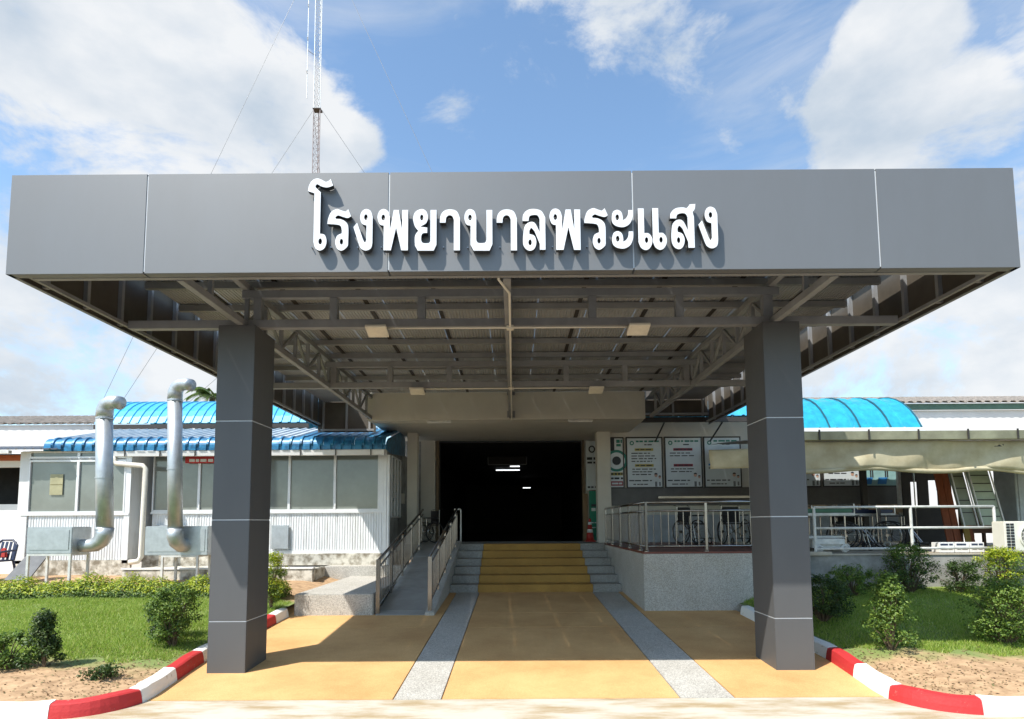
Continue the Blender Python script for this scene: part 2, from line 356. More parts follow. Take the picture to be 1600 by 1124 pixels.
def lawn_material():
    m = bpy.data.materials.new('lawn_earth'); m.use_nodes = True; nt = m.node_tree; N = nt.nodes; L = nt.links; b = N['Principled BSDF']; b.inputs['Roughness'].default_value = .95
    tc = N.new('ShaderNodeTexCoord'); sp = N.new('ShaderNodeSeparateXYZ'); L.new(tc.outputs['Object'], sp.inputs[0])
    n = N.new('ShaderNodeTexNoise'); n.inputs['Scale'].default_value = 2.3; n.inputs['Detail'].default_value = 8; L.new(tc.outputs['Object'], n.inputs['Vector'])
    n3 = N.new('ShaderNodeTexNoise'); n3.inputs['Scale'].default_value = 7; n3.inputs['Detail'].default_value = 14; n3.inputs['Roughness'].default_value = .72; L.new(tc.outputs['Object'], n3.inputs['Vector'])
    a = N.new('ShaderNodeMath'); a.operation = 'MULTIPLY_ADD'; L.new(n.outputs[0], a.inputs[0]); a.inputs[1].default_value = 1.4; L.new(sp.outputs[1], a.inputs[2])
    r = N.new('ShaderNodeMapRange'); r.inputs[1].default_value = .25; r.inputs[2].default_value = .75; L.new(a.outputs[0], r.inputs[0])
    rb = N.new('ShaderNodeMapRange'); rb.inputs[1].default_value = 5.2; rb.inputs[2].default_value = 4.7; L.new(a.outputs[0], rb.inputs[0])
    mm = N.new('ShaderNodeMath'); mm.operation = 'MULTIPLY'; L.new(r.outputs[0], mm.inputs[0]); L.new(rb.outputs[0], mm.inputs[1])
    c = N.new('ShaderNodeValToRGB'); c.color_ramp.elements[0].position = .34; c.color_ramp.elements[1].position = .66
    c.color_ramp.elements[0].color = (.27,.165,.085,1); c.color_ramp.elements[1].color = (.54,.36,.205,1); L.new(n3.outputs[0], c.inputs[0])
    mx = N.new('ShaderNodeMix'); mx.data_type = 'RGBA'; L.new(mm.outputs[0], mx.inputs[0]); L.new(c.outputs[0], mx.inputs[6]); mx.inputs[7].default_value = (.17,.22,.06,1)
    L.new(mx.outputs[2], b.inputs['Base Color'])
    bp = N.new('ShaderNodeBump'); bp.inputs['Strength'].default_value = .35; bp.inputs['Distance'].default_value = .015; L.new(n3.outputs[0], bp.inputs['Height']); L.new(bp.outputs[0], b.inputs['Normal'])
    return m
LAWNM = lawn_material()
# kerb centre lines (road-side bottom edge), back to front then round the corner
KL = [(-3.95,3.42),(-3.95,.49),(-3.86,-.28),(-3.76,-1.03),(-3.86,-1.30),(-4.05,-1.50),(-4.40,-1.60),(-5.3,-1.64),(-6.2,-1.66),(-7.2,-1.66)]
KR = [(-x if i else 3.95, y) for i, (x, y) in enumerate(KL)]
lawn('lawn_left', 14, lzl, -1)
lawn('lawn_right', 14, lzr, 1)
def kerb(name, pts, sgn, bounds, mats):
    # resample
    P = []; 
    for i in range(len(pts)-1):
        a, b = Vector((*pts[i],0)), Vector((*pts[i+1],0)); n = max(1, int((b-a).length/.12))
        for k in range(n): P.append(a.lerp(b, k/n))
    P.append(Vector((*pts[-1],0)))
    for _ in range(4): P = [P[0]]+[(P[i-1]+P[i]*2+P[i+1])/4 for i in range(1,len(P)-1)]+[P[-1]]
    S = [0]
    for i in range(1,len(P)): S.append(S[-1]+(P[i]-P[i-1]).length)
    root = None
    def at(s):
        for i in range(1,len(P)):
            if S[i] >= s or i == len(P)-1:
                t = (s-S[i-1])/max(1e-6, S[i]-S[i-1]); p = P[i-1].lerp(P[i], t); d = (P[i]-P[i-1]).normalized(); return p, d
    base = MB(); base.box(min(p.x for p in P)-.02 if sgn < 0 else min(p.x for p in P), max(p.x for p in P), -1.5, -1.45, -.2, -.1)
    root = tag(base.build(name, CONC), kind='structure')
    for k in range(len(bounds)-1):
        s0, s1 = bounds[k], bounds[k+1]-.006
        n = max(2, int((s1-s0)/.08)); vs = []
        for i in range(n+1):
            p, d = at(s0+(s1-s0)*i/n); nrm = Vector((-d.y, d.x, 0))*sgn   # away from road
            zb = max(-.02, gz(p.y)-.02) if p.y > -.9 else -.03; h = .165 + .006*sin(k*3+i*.7)
            out = nrm
            prof = [(0,zb),(.012,zb+h*.55),(.028,zb+h*.93),(.05,zb+h),(.15,zb+h+.006),(.17,zb+h-.012),(.172,zb)]
            for o_, z in prof: vs.append(p+out*o_+Vector((0,0,z)))
        q = 7; fs = [(i*q+j, i*q+(j+1)%q, (i+1)*q+(j+1)%q, (i+1)*q+j) for i in range(n) for j in range(q)]
        fs += [tuple(range(q)), tuple(range(n*q+q-1, n*q-1, -1))]
        MB().add(vs, fs).build('kerb_stone', mats[k], root)
kb = [0,.55,1.35,2.15,2.93,3.70,4.46,5.30,6.2,7.1]
kerb('kerb_left', KL, -1, kb, [WKERB,RED,WKERB,WKERB,RED,WKERB,RED,WKERB,RED])
kerb('kerb_right', KR, 1, kb, [WKERB,WKERB,RED,WKERB,RED,WKERB,RED,WKERB,RED])

# ------------------------------------------------------------------ canopy
XL, XR, YF, YB, H0, H1 = -5.02, 5.02, -1.576, 7.03, 4.287, 5.316
YS = 8.0     # the canopy's wings run on past the porch beam
can = thing('entrance_canopy', 'flat dark grey panelled entrance canopy on two square columns over the driveway', 'canopy')
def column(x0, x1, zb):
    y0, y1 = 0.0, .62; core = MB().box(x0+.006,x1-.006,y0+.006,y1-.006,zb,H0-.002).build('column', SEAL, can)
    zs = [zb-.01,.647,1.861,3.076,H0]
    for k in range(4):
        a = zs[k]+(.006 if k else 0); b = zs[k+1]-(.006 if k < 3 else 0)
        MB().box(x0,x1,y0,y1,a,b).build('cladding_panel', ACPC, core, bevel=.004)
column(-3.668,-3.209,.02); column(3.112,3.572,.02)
ff = MB().box(XL+.03,XR-.03,YF+.006,YF+.03,H0+.02,H1-.02).build('front_fascia', SEAL, can)
jx = [XL,-3.65,-1.225,1.205,3.64,XR]
for k in range(5):
    a = jx[k]+(.007 if k else 0); b = jx[k+1]-(.007 if k < 4 else 0)
    p = MB(); p.prism([(YF,H0),(YF,H1),(YF+.16,H1),(YF+.16,H1-.02),(YF+.02,H1-.03),(YF+.02,H0+.004),(YF+.10,H0+.004),(YF+.10,H0)], 'x', a, b)
    p.build('fascia_panel', ACP, ff, bevel=.0025)
for sx in (-1, 1):
    X = XL if sx < 0 else XR
    sf = MB().box(min(X-sx*.006,X-sx*.03), max(X-sx*.006,X-sx*.03), YF+.03, YS-.03, H0+.02, H1-.02).build('side_fascia', ACPB, can)
    yy = [YF+.005, .86, 3.30, 5.74, YS]
    for k in range(4):
        a = yy[k]+(.009 if k else 0); b = yy[k+1]-(.009 if k < 3 else 0)
        x_ = lambda d: X-sx*d
        MB().prism([(x_(0),H0),(x_(0),H1),(x_(.16),H1),(x_(.16),H1-.02),(x_(.005),H1-.02),(x_(.005),H0+.006),(x_(.05),H0+.006),(x_(.05),H0)], 'y', a, b).build('fascia_panel', ACP, sf, bevel=.002)
    y = YF+.45; k = 0
    while y < YS-.1:
        MB().box(min(X-sx*.032,X-sx*.082), max(X-sx*.032,X-sx*.082), y-.025, y+.025, H0+.03, H1-.08).build('stud', STEEL, sf); y += .61
    for zz in (H0+.035, H1-.12):
        MB().box(min(X-sx*.084,X-sx*.124), max(X-sx*.084,X-sx*.124), YF+.1, YS-.1, zz, zz+.04).build('rail', STEEL, sf)
MB().box(XL+.16,XR-.16,YF+.14,YF+.20,H0+.012,H0+.075).build('edge_tube', STEEL, can)
MB().box(XL+.16,XR-.16,YF+.14,YF+.20,H1-.16,H1-.10).build('edge_tube', STEEL, can)
def cross_truss(y, verts, w=.10, ch=.105):
    t = MB().box(XL+.13,XR-.13,y-.05,y+.05,H0+.006,H0+.006+ch).build('cross_truss', STEEL, can, bevel=.004)
    MB().box(-3.45,3.40,y-.049,y+.049,4.685,4.785).build('top_chord', STEEL, t, bevel=.004)
    for x in verts: MB().box(x-w/2,x+w/2,y-.046,y+.046,H0+.112,4.684).build('web_post', STEEL, t, bevel=.004)
cross_truss(.18, [-3.25,-2.28,-1.16,-.06,1.02,2.13,3.24])
cross_truss(3.63, [-3.3,-2.26,-1.17,-.06,.98,2.06,3.2])
for X in (-3.40,-.055,3.30):
    t = MB().box(X-.04,X+.04,YF+.2,6.95,H0+.003,H0+.085).build('long_truss', STEEL, can, bevel=.003)
    MB().box(X-.04,X+.04,YF+.2,6.95,4.79,4.87).build('top_chord', STEEL, t, bevel=.003)
    yv = [-.75]+[.18+.575*i for i in range(0,12)]
    for i, y in enumerate(yv):
        MB().box(X-.025,X+.025,y-.022,y+.022,H0+.086,4.789).build('web_post', STEEL, t)
        if 1 <= i < len(yv)-1:
            y2 = yv[i+1]
            MB().bar((X,y+.03,H0+.10) if i%2 else (X,y+.03,4.775), (X,y2-.03,4.775) if i%2 else (X,y2-.03,H0+.10), .036,.036).build('diagonal', STEEL, t)
def roofz(y): return 5.04-.012*(y-YF)
y = YF+.34; pl = None
while y < YB-.2:
    z = roofz(y)
    o = MB(); o.prism([(y-.03,z-.105),(y+.03,z-.105),(y+.03,z-.085),(y-.012,z-.085),(y-.012,z-.04),(y+.03,z-.04),(y+.03,z-.02),(y-.03,z-.02)], 'x', XL+.17, XR-.17); o.build('purlin', STEEL, can); y += .82
for i in range(-4,5):
    x = -.05+i*1.03
    MB().hexa([(x-.03,YF+.25,roofz(YF+.25)-.018),(x+.03,YF+.25,roofz(YF+.25)-.018),(x+.03,6.9,roofz(6.9)-.018),(x-.03,6.9,roofz(6.9)-.018),
               (x-.03,YF+.25,roofz(YF+.25)-.006),(x+.03,YF+.25,roofz(YF+.25)-.006),(x+.03,6.9,roofz(6.9)-.006),(x-.03,6.9,roofz(6.9)-.006)]).build('overlap_strip', DSTEEL, can)
nsh = 13; sw = (XR-XL-.34)/nsh
for i in range(nsh):
    mb = MB(); x0 = XL+.17+i*sw; ye = YS-.04 if (x0 > 3.17 or x0+sw < -3.5) else 6.995; corrugated(mb, x0, x0+sw-.002, [(YF+.24,roofz(YF+.24)),(ye,roofz(ye))], .048, .017, .009)
    mb.build('roof_sheet', ROOFM, can)

for a, b, zb_ in ((XL+.032,-3.51,4.14),(3.18,XR-.032,4.50)):
    bf = MB().box(a,b,YS-.03,YS,zb_,5.29).build('back_fascia', ACPB, can)
    for k in range(3): x = a+.15+k*(b-a-.3)/2; MB().box(x-.025,x+.025,YS-.08,YS-.031,zb_,5.25).build('stud', STEEL, bf)
    MB().box(a+.1,b-.02,YS-.13,YS-.081,zb_+.02,zb_+.07).build('rail', STEEL, bf)
MB().box(-3.4,3.1,6.93,6.992,4.98,5.20).build('sun_gap_flashing', STEEL, can)  # added strip closing the roof gap so no sun leaks onto the beam
# ---- raised lettering on the fascia
def catmull(pts):
    n = len(pts); out = []
    for i in range(n):
        p = pts[i]; q = pts[(i+1)%n]; out.append((p[0],p[1]))
        if len(p) > 2 or len(q) > 2:
            p0 = pts[i-1] if len(p) > 2 else p; q1 = pts[(i+2)%n] if len(q) > 2 else q
            for t in (.2,.4,.6,.8):
                o = []
                for c in (0,1):
                    a,b,d,e = p0[c],p[c],q[c],q1[c]
                    o.append(.5*(2*b+(d-a)*t+(2*a-5*b+4*d-e)*t*t+(3*b-a-3*d+e)*t**3))
                out.append(tuple(o))
    return out
def ell(cx,cy,rx,ry): return [(cx+rx*cos(2*pi*i/18), cy+ry*sin(2*pi*i/18)) for i in range(18)]
s_ = 1
G_O = ([(262,50),(280,98),(238,112,1),(195,104,1),(165,88,1),(150,100,1),(152,114),(190,150),(190,455),(225,464,1),(240,510,1),(226,558,1),(193,577,1),(160,560,1),(145,515),(145,155),(97,140),(103,100,1),(125,62,1),(160,46,1),(195,56,1),(225,72,1),(248,64,1)], [ell(194,511,14,23)])
G_R = ([(245,382),(250,345,1),(270,296,1),(310,274,1),(345,284,1),(375,292,1),(395,275),(417,326),(392,338,1),(352,328,1),(322,319,1),(300,333),(306,346),(345,350,1),(382,372,1),(398,412,1),(398,512),(393,548,1),(352,578,1),(318,560,1),(305,515,1),(318,470,1),(352,452),(352,430),(345,402,1),(322,388,1)], [ell(350,513,13,22)])
G_NG = ([(437,405),(463,375),(508,500),(522,520,1),(533,500),(533,393),(500,380,1),(485,335,1),(498,290,1),(527,273,1),(560,287,1),(576,330),(576,520),(566,560,1),(530,577,1),(495,562,1),(478,528)], [ell(527,333,14,22)])
G_PH = ([(613,335,1),(625,290,1),(655,273,1),(688,288,1),(703,330),(703,440),(732,280),(768,280),(795,440),(795,280),(837,280),(837,575),(790,575),(750,405),(712,575),(660,575),(660,394),(630,384,1)], [ell(655,335,14,22)])
G_Y = ([(876,345,1),(890,295,1),(935,273,1),(970,290,1),(983,335,1),(970,375,1),(940,394,1),(925,403),(978,410),(978,448),(948,450,1),(935,470,1),(935,505,1),(950,523,1),(990,523,1),(1003,508),(1003,280),(1046,280),(1046,535),(1026,577),(910,577),(890,540),(890,472,1),(914,432),(889,400,1)], [ell(938,335,13,22)])
G_A = ([(1072,372),(1077,322,1),(1103,286,1),(1150,275,1),(1196,291,1),(1218,340),(1218,575),(1175,575),(1175,350),(1162,324,1),(1137,318,1),(1117,336,1),(1113,372)], [])
G_B = ([(1252,335,1),(1265,290,1),(1292,273,1),(1325,290,1),(1338,335),(1338,500),(1352,521,1),(1400,521,1),(1415,500),(1415,280),(1456,280),(1456,530),(1435,577),(1320,577),(1298,535),(1298,394),(1266,384,1)], [ell(1293,335,14,22)])
G_L1 = ([(80,360),(85,315,1),(115,281,1),(165,272,1),(217,287,1),(245,335),(245,570),(205,570),(205,345),(190,319,1),(160,315,1),(130,325,1),(122,360)], [])
G_L2 = ([(82,520,1),(88,430,1),(104,386,1),(140,367,1),(172,380,1),(212,462),(212,545),(168,436),(143,410,1),(128,432,1),(128,456),(165,470,1),(178,515,1),(165,560,1),(133,577,1),(100,562,1)], [ell(133,517,13,22)])
G_AH = ([(735,340,1),(745,295,1),(775,278,1),(805,295,1),(815,335,1),(812,356),(836,344,1),(853,318,1),(858,280),(889,280),(886,332,1),(864,380,1),(820,404,1),(770,398,1),(742,376,1)], [ell(775,333,14,22)])
G_AE = ([(928,268),(970,268),(970,450),(1003,452,1),(1026,485,1),(1024,528,1),(1003,562,1),(975,572,1),(945,555,1),(928,515)], [ell(986,500,13,22)])
G_S1 = ([(1163,340),(1170,300,1),(1205,268,1),(1255,260,1),(1288,264,1),(1310,238),(1350,235),(1345,270,1),(1328,294),(1337,330),(1337,555),(1292,555),(1292,330),(1276,306,1),(1245,302,1),(1215,313,1),(1207,340)], [])
G_S2 = ([(1170,500,1),(1175,410,1),(1190,370,1),(1225,350,1),(1260,365,1),(1299,448),(1299,530),(1254,418),(1230,393,1),(1215,412,1),(1215,440),(1250,455,1),(1265,500,1),(1250,548,1),(1220,565,1),(1187,548,1)], [ell(1221,500,13,22)])
letters = [('A',0,0,[G_O]),('A',0,0,[G_R]),('A',0,0,[G_NG]),('A',0,0,[G_PH]),('A',0,0,[G_Y]),('A',0,0,[G_A]),('A',0,0,[G_B]),('A',418,0,[G_A]),('B',0,0,[G_L1,G_L2]),
           ('B',-335,-4,[G_PH]),('B',288,-8,[G_R]),('B',0,0,[G_AH]),('B',0,157,[G_AH]),('B',0,0,[G_AE]),('B',106,-2,[G_AE]),('B',0,0,[G_S1,G_S2]),('B',933,-18,[G_NG])]
sign = thing('raised_lettering', 'white raised Thai lettering fixed along the middle of the grey canopy fascia', 'sign', (0,YF,4.45))
def to_world(crop, zx, zy):
    px = (460 if crop == 'A' else 800)+zx/4.706; py = 270+zy/4.706
    return -2.0+(px-482)*.00629, 4.49-(py-390)*.00653-(px-482)*.00005
def letter_obj(crop, dx, dy, pieces):
    allv = []; allf = []; mi = []
    for pi_, (outl, holes) in enumerate(pieces):
        cu = bpy.data.curves.new('tmp', 'CURVE'); cu.dimensions = '2D'; cu.fill_mode = 'BOTH'; cu.extrude = .028-.0015*pi_; cu.bevel_depth = .0015; cu.bevel_resolution = 0
        for lp in [catmull(outl)]+holes:
            pts = [to_world(crop, x+dx, y+dy) for x, y in lp]
            sp = cu.splines.new('POLY'); sp.points.add(len(pts)-1); sp.use_cyclic_u = True
            for k, (X, Z) in enumerate(pts): sp.points[k].co = (X, Z-4.45, 0, 1)
        ob = bpy.data.objects.new('tmp', cu); COL.objects.link(ob)
        me = bpy.data.meshes.new_from_object(ob.evaluated_get(bpy.context.evaluated_depsgraph_get()))
        o = len(allv)
        for v in me.vertices: allv.append((v.co.x, -.052-v.co.z, v.co.y))
        for p in me.polygons:
            allf.append([i+o for i in p.vertices]); mi.append(0 if abs(p.normal.z) > .5 else 1)
        bpy.data.objects.remove(ob); bpy.data.curves.remove(cu); bpy.data.meshes.remove(me)
    me = bpy.data.meshes.new('letter'); me.from_pydata(allv, [], allf); me.materials.append(WHITE); me.materials.append(LSIDE); me.polygons.foreach_set('material_index', mi)
    o = bpy.data.objects.new('letter', me); COL.objects.link(o); o.parent = sign
    xs = [v[0] for v in allv]; zs = [v[2] for v in allv]
    ORG[o.name] = Vector((0,0,0))
    for px_ in (min(xs)+.03, max(xs)-.03):      # stand-off pins
        MB().tube([(px_,-.03,min(zs)+.06),(px_,.0,min(zs)+.06)], .006, 6).build('pin', STAIN, o)
    # loop holes get the shade-dark side colour on their inner walls
for cr, dx, dy, pcs in letters: letter_obj(cr, dx, dy, pcs)

# ---- conduit and floodlights under the canopy
cd = thing('lighting_conduit', 'thin cream plastic conduit with junction boxes hung below the canopy trusses', 'conduit', (0,0,4.25))
for pts in ([(-1.62,.09,4.262),(1.52,.09,4.258)], [(-1.68,3.57,4.262),(1.46,3.57,4.262)]):
    MB().tube(pts, .013, 8).build('pipe', PVC, cd, smooth=True)
MB().tube([(-.14,YF+.17,4.36),(-.14,YF+.24,4.30),(-.03,-1.05,4.262),(-.03,6.93,4.262),(-.03,6.965,4.262),(-.03,6.965,4.30)], .014, 8).build('pipe', PVC, cd, smooth=True)
MB().tube([(-.03,6.975,4.95),(-.03,6.975,4.285)], .012, 8).build('pipe', PVC, cd)
for p in ((-.03,.09,4.262),(-.03,3.57,4.262)):
    MB().box(p[0]-.045,p[0]+.045,p[1]-.045,p[1]+.045,p[2]-.03,p[2]+.02).build('junction_box', PVC, cd, bevel=.005)
def flood(x, y, s, where):
    t = thing('floodlight', 'cream slab floodlight hung '+where, 'floodlight', (x,y,4.26), group='floodlights under the canopy')
    b = MB(); b.hexa([(x-.13,y-.12,4.235),(x+.13,y-.12,4.235),(x+.13,y+.10,4.165),(x-.13,y+.10,4.165),(x-.13,y-.11,4.265),(x+.13,y-.11,4.265),(x+.13,y+.11,4.195),(x-.13,y+.11,4.195)])
    b.build('housing', PVC, t, bevel=.004)
    MB().hexa([(x-.11,y-.10,4.225),(x+.11,y-.10,4.225),(x+.11,y+.08,4.1675),(x-.11,y+.08,4.1675),(x-.11,y-.10,4.235),(x+.11,y-.10,4.235),(x+.11,y+.08,4.178),(x-.11,y+.08,4.178)]).build('lens', pm('lamp_lens', (.78,.73,.60), .3), t)
    MB().bar((x,y+.02,4.20),(x,y+.05,4.30),.12,.012).build('bracket', STEEL, t)
flood(-1.70,.06,-1,'at the left end of the front conduit'); flood(1.58,.06,1,'at the right end of the front conduit')
flood(-1.75,3.55,-1,'at the left end of the rear conduit'); flood(1.52,3.55,1,'at the right end of the rear conduit')

# ------------------------------------------------------------------ main building porch
mb_ = thing('main_building', 'cream porch of the main building with a deep beam over a dark doorway', 'building', (0,10,1.26))
MB().box(-3.50,3.17,7.0,7.32,4.275,5.45).build('beam', CREAM, mb_, bevel=.01)
MB().box(-3.46,3.17,7.321,10.79,4.27,4.36).build('soffit', CREAM, mb_)
MB().box(-3.5,3.17,7.33,10.9,4.40,5.42).build('roof_slab', CREAM, mb_)
for zz in (4.32, 4.86):
    MB().box(-.14,.05,6.985,6.998,zz,zz+.16).build('bracket_plate', STEEL, mb_)
MB().box(-.085,-.025,6.94,6.984,4.31,5.05).build('bracket_post', DSTEEL, mb_)
MB().box(2.27,2.64,9.0,9.36,1.26,4.269).build('pier', CREAM, mb_, bevel=.012)
MB().box(-2.88,-2.61,9.0,9.36,1.1,4.269).build('pier', CREAM, mb_, bevel=.012)
MB().box(-2.75,-2.32,10.6,10.79,1.1,4.269).build('pier', CREAM, mb_, bevel=.01)
MB().box(-2.30,-2.22,10.62,10.78,1.1,4.269).build('door_jamb', pm('brown_jamb',(.16,.11,.06),.6), mb_)
MB().box(-3.46,-2.76,10.8,10.98,1.0,4.269).build('wall', GWALL, mb_)
MB().box(2.12,9.5,10.8,10.98,1.0,4.269).build('wall', CREAM, mb_)
MB().box(2.06,2.12,10.7,10.98,1.26,4.269).build('door_jamb', MATS['brown_jamb'], mb_)
MB().box(-3.4,2.3,8.93,11.0,.9,1.255).build('landing', RAMPC, mb_)
# deep hall behind the doorway, its darkness painted into near-black surfaces
h = MB(); h.box(-3.2,3.2,11.0,32,1.18,1.25); h.build('hall_floor', pm('painted_dark_tile',(.03,.03,.03),.12,0,.1,3), mb_)
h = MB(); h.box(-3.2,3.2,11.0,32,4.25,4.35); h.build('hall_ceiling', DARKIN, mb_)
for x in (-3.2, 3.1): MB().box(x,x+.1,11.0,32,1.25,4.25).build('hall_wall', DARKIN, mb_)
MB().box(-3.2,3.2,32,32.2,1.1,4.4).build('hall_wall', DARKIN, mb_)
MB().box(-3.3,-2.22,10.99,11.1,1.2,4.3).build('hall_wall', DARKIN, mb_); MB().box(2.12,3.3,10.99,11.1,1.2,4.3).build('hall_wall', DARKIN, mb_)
def pix(px, py, Y):                                   # where a sight line meets the depth Y (used only to size things from measurements)
    d = ax*((px-800)/FPX) + ay*(-(py-737.7)/FPX) + az
    o = Vector((0,-7.4,1.8017)); return o + d*((Y+7.4)/d.y)
for (a, b, y_, Y, lab) in ((775,812,735,20,'lowest and longest of the three lit tubes deep in the hall'),(775,809,738.5,24,'middle lit tube deep in the dark hall'),(797,812,729,16,'short lit tube nearest the hanging sign in the hall'),(817,829,762.5,26,'small lit tube low in the dark hall')):
    p = pix(a,y_,Y); q = pix(b,y_,Y)
    t = thing('ceiling_tube_light', 'white '+lab, 'light', p, group='lit tubes in the hall')
    MB().tube([p, (q.x,p.y,p.z)], .018, 8).build('tube', TUBE, t); MB().box(p.x,q.x,Y-.03,Y+.03,p.z+.03,p.z+.07).build('batten', DARKIN, t)
p = pix(763,726,15); q = pix(822,707,15)
t = thing('hanging_sign', 'dark hanging sign box with thin pale frame inside the doorway', 'sign', (p.x,15,p.z))
MB().box(p.x,q.x,15,15.08,p.z,q.z).build('panel', DARKIN, t)
fr = pm('dim_frame', (.16,.17,.18), .4, .5)
for a in ((p.x,q.x,p.z-.02,p.z),(p.x,q.x,q.z,q.z+.02),(p.x-.02,p.x,p.z,q.z),(q.x,q.x+.02,p.z,q.z)): MB().box(a[0],a[1],14.97,15.0,a[2],a[3]).build('frame_bar', fr, t)
for x in (p.x+.2,q.x-.2): MB().tube([(x,15.04,q.z+.02),(x,15.04,4.25)], .008, 6).build('hanger', fr, t)

for x, lab in ((-1.78,'left of the conduit'),(1.62,'right of the conduit')):
    t = thing('batten_lamp', 'slim white batten lamp under the porch beam '+lab, 'lamp', (x,7.1,4.25), group='batten lamps under the beam')
    MB().box(x-.30,x+.30,7.03,7.13,4.225,4.27).build('housing', WSTEEL, t, bevel=.006); MB().box(x-.28,x+.28,7.05,7.11,4.212,4.224).build('diffuser', WWALL, t)
# ------------------------------------------------------------------ steps, ramp, terrace
st = thing('entrance_steps', 'wide shallow entrance steps with an ochre middle and grey gravel sides', 'steps', (.45,7.4,.3))
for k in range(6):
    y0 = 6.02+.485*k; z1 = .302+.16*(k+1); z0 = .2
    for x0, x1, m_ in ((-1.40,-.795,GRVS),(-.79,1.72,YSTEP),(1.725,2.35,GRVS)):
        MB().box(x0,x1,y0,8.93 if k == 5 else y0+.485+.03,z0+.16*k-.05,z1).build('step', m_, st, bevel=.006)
rp = thing('wheelchair_ramp', 'grey concrete wheelchair ramp between two steel handrails left of the steps', 'ramp', (-1.9,6,.2))
MB().prism([(3.5,.0),(3.5,.20),(9.0,1.262),(9.0,.0)], 'x', -2.46, -1.58).build('ramp_slab', RAMPC, rp, bevel=.004)
MB().prism([(3.46,.0),(3.46,.245),(9.0,1.335),(9.0,.0)], 'x', -1.575, -1.405).build('kerb_wall', GRVW, rp, bevel=.008)
for i in range(4):     # grooves of the ramp bays as raised brushed strips
    y0 = 3.7+i*1.32; z = .20+(y0-3.5)*.1931
    MB().hexa([(-2.44,y0,z-.01),(-1.6,y0,z-.01),(-1.6,y0+1.28,z+.247-.01),(-2.44,y0+1.28,z+.247-.01),(-2.44,y0,z+.004),(-1.6,y0,z+.004),(-1.6,y0+1.28,z+.251),(-2.44,y0+1.28,z+.251)]).build('ramp_bay', RAMPC, rp)
def ramp_rail(x, ya, yb, lift, lab, ends=True):
    t = thing('handrail', lab, 'handrail', (x,ya,.2), group='handrails of the ramp')
    zr = lambda y: .20+(y-3.5)*.1931+lift
    MB().box(x-.035,x+.035,ya-.035,ya+.035,zr(ya)-.02,zr(ya)+.95).build('post', STAIN, t, bevel=.004)
    for hh, r in ((.93,.028),(.80,.018),(.12,.016)): MB().tube([(x,ya,zr(ya)+hh),(x,yb,zr(yb)+hh)], r, 10).build('rail', STAIN, t, smooth=True)
    n = int((yb-ya)/.145)
    for i in range(1,n):
        y = ya+(yb-ya)*i/n
        if i % 8 == 0: MB().box(x-.02,x+.02,y-.02,y+.02,zr(y)-.02,zr(y)+.92).build('post', STAIN, t)
        else: MB().tube([(x,y,zr(y)+.12),(x,y,zr(y)+.80)], .008, 6).build('baluster', STAIN, t)
    return t
ramp_rail(-2.43,3.6,8.9,.0,'stainless handrail along the left edge of the ramp beside the annex')
ramp_rail(-1.50,3.58,8.9,.05,'stainless handrail between the ramp and the steps')
t = thing('newel_post', 'slim pale bent post standing at the head of the steps', 'post', (-1.42,9.0,1.26))
MB().tube([(-1.60,9.0,2.18),(-1.43,9.0,2.18),(-1.42,9.0,2.16),(-1.42,9.0,1.26)], .022, 8).build('post_tube', WSTEEL, t)
pf = thing('low_platform', 'low grey gravel-faced platform left of the ramp in half sun', 'platform', (-3.2,5.5,.2))
MB().box(-3.90,-2.50,3.52,7.3,.05,.565).build('block', GRV, pf, bevel=.015)
MB().box(-6.3,-2.50,7.2,7.74,.1,.80).build('back_step', GRV, pf, bevel=.012)
tr = thing('terrace', 'raised grey gravel-faced terrace with red tile edge right of the steps', 'terrace', (4,6,.2))
MB().box(2.36,5.40,3.78,9.1,-.1,1.225).build('wall_block', GRVW, tr, bevel=.006)
MB().box(2.375,5.38,3.795,9.1,1.226,1.262).build('floor_edge', RTILE, tr, bevel=.004)
wk = thing('raised_walkway', 'raised grey concrete walkway behind the right lawn with stained front wall', 'walkway', (8,6,.5))
MB().box(5.41,13.5,3.92,9.1,-.1,1.17).build('wall_block', PLINTH if False else GWALL, wk, bevel=.01)
MB().box(5.41,5.85,3.86,4.3,1.171,1.24).build('corner_block', CONC, wk, bevel=.01)
MB().box(5.42,13.5,3.90,9.1,1.172,1.20).build('floor_edge', CONC, wk)
def terrace_rail():
    t = thing('terrace_railing', 'stainless baluster railing turning the corner of the terrace', 'railing', (2.45,3.9,1.26))
    segs = [((2.45,8.85),(2.45,3.90)), ((2.45,3.90),(5.35,3.90))]
    for a, b in segs:
        a = Vector((*a,0)); b = Vector((*b,0)); Ln = (b-a).length
        for z, r in ((2.17,.027),(2.01,.02),(1.36,.018)): MB().tube([(a.x,a.y,z),(b.x,b.y,z)], r, 10).build('rail', STAIN, t, smooth=True)
        n = int(Ln/.135)
        for i in range(n+1):
            p = a.lerp(b, i/n)
            if i % 8 == 0:
                MB().box(p.x-.022,p.x+.022,p.y-.022,p.y+.022,1.26,2.17).build('post', STAIN, t); MB().lathe([(.05,0),(.05,.012),(.03,.03)], (p.x,p.y,1.262), 12).build('post_foot', STAIN, t)
            else: MB().tube([(p.x,p.y,1.36),(p.x,p.y,2.01)], .009, 6).build('baluster', STAIN, t)
terrace_rail()
t = thing('walkway_railing', 'pale three-bar pipe railing along the concrete walkway', 'railing', (7,3.98,1.2))
for z in (2.06,1.67,1.29): MB().tube([(5.60,3.98,z),(8.95,3.98,z)], .024, 10).build('rail', WSTEEL, t, smooth=True)
for x in (5.60,7.40,8.95): MB().tube([(x,3.98,1.2),(x,3.98,2.06)], .026, 10).build('post', WSTEEL, t)

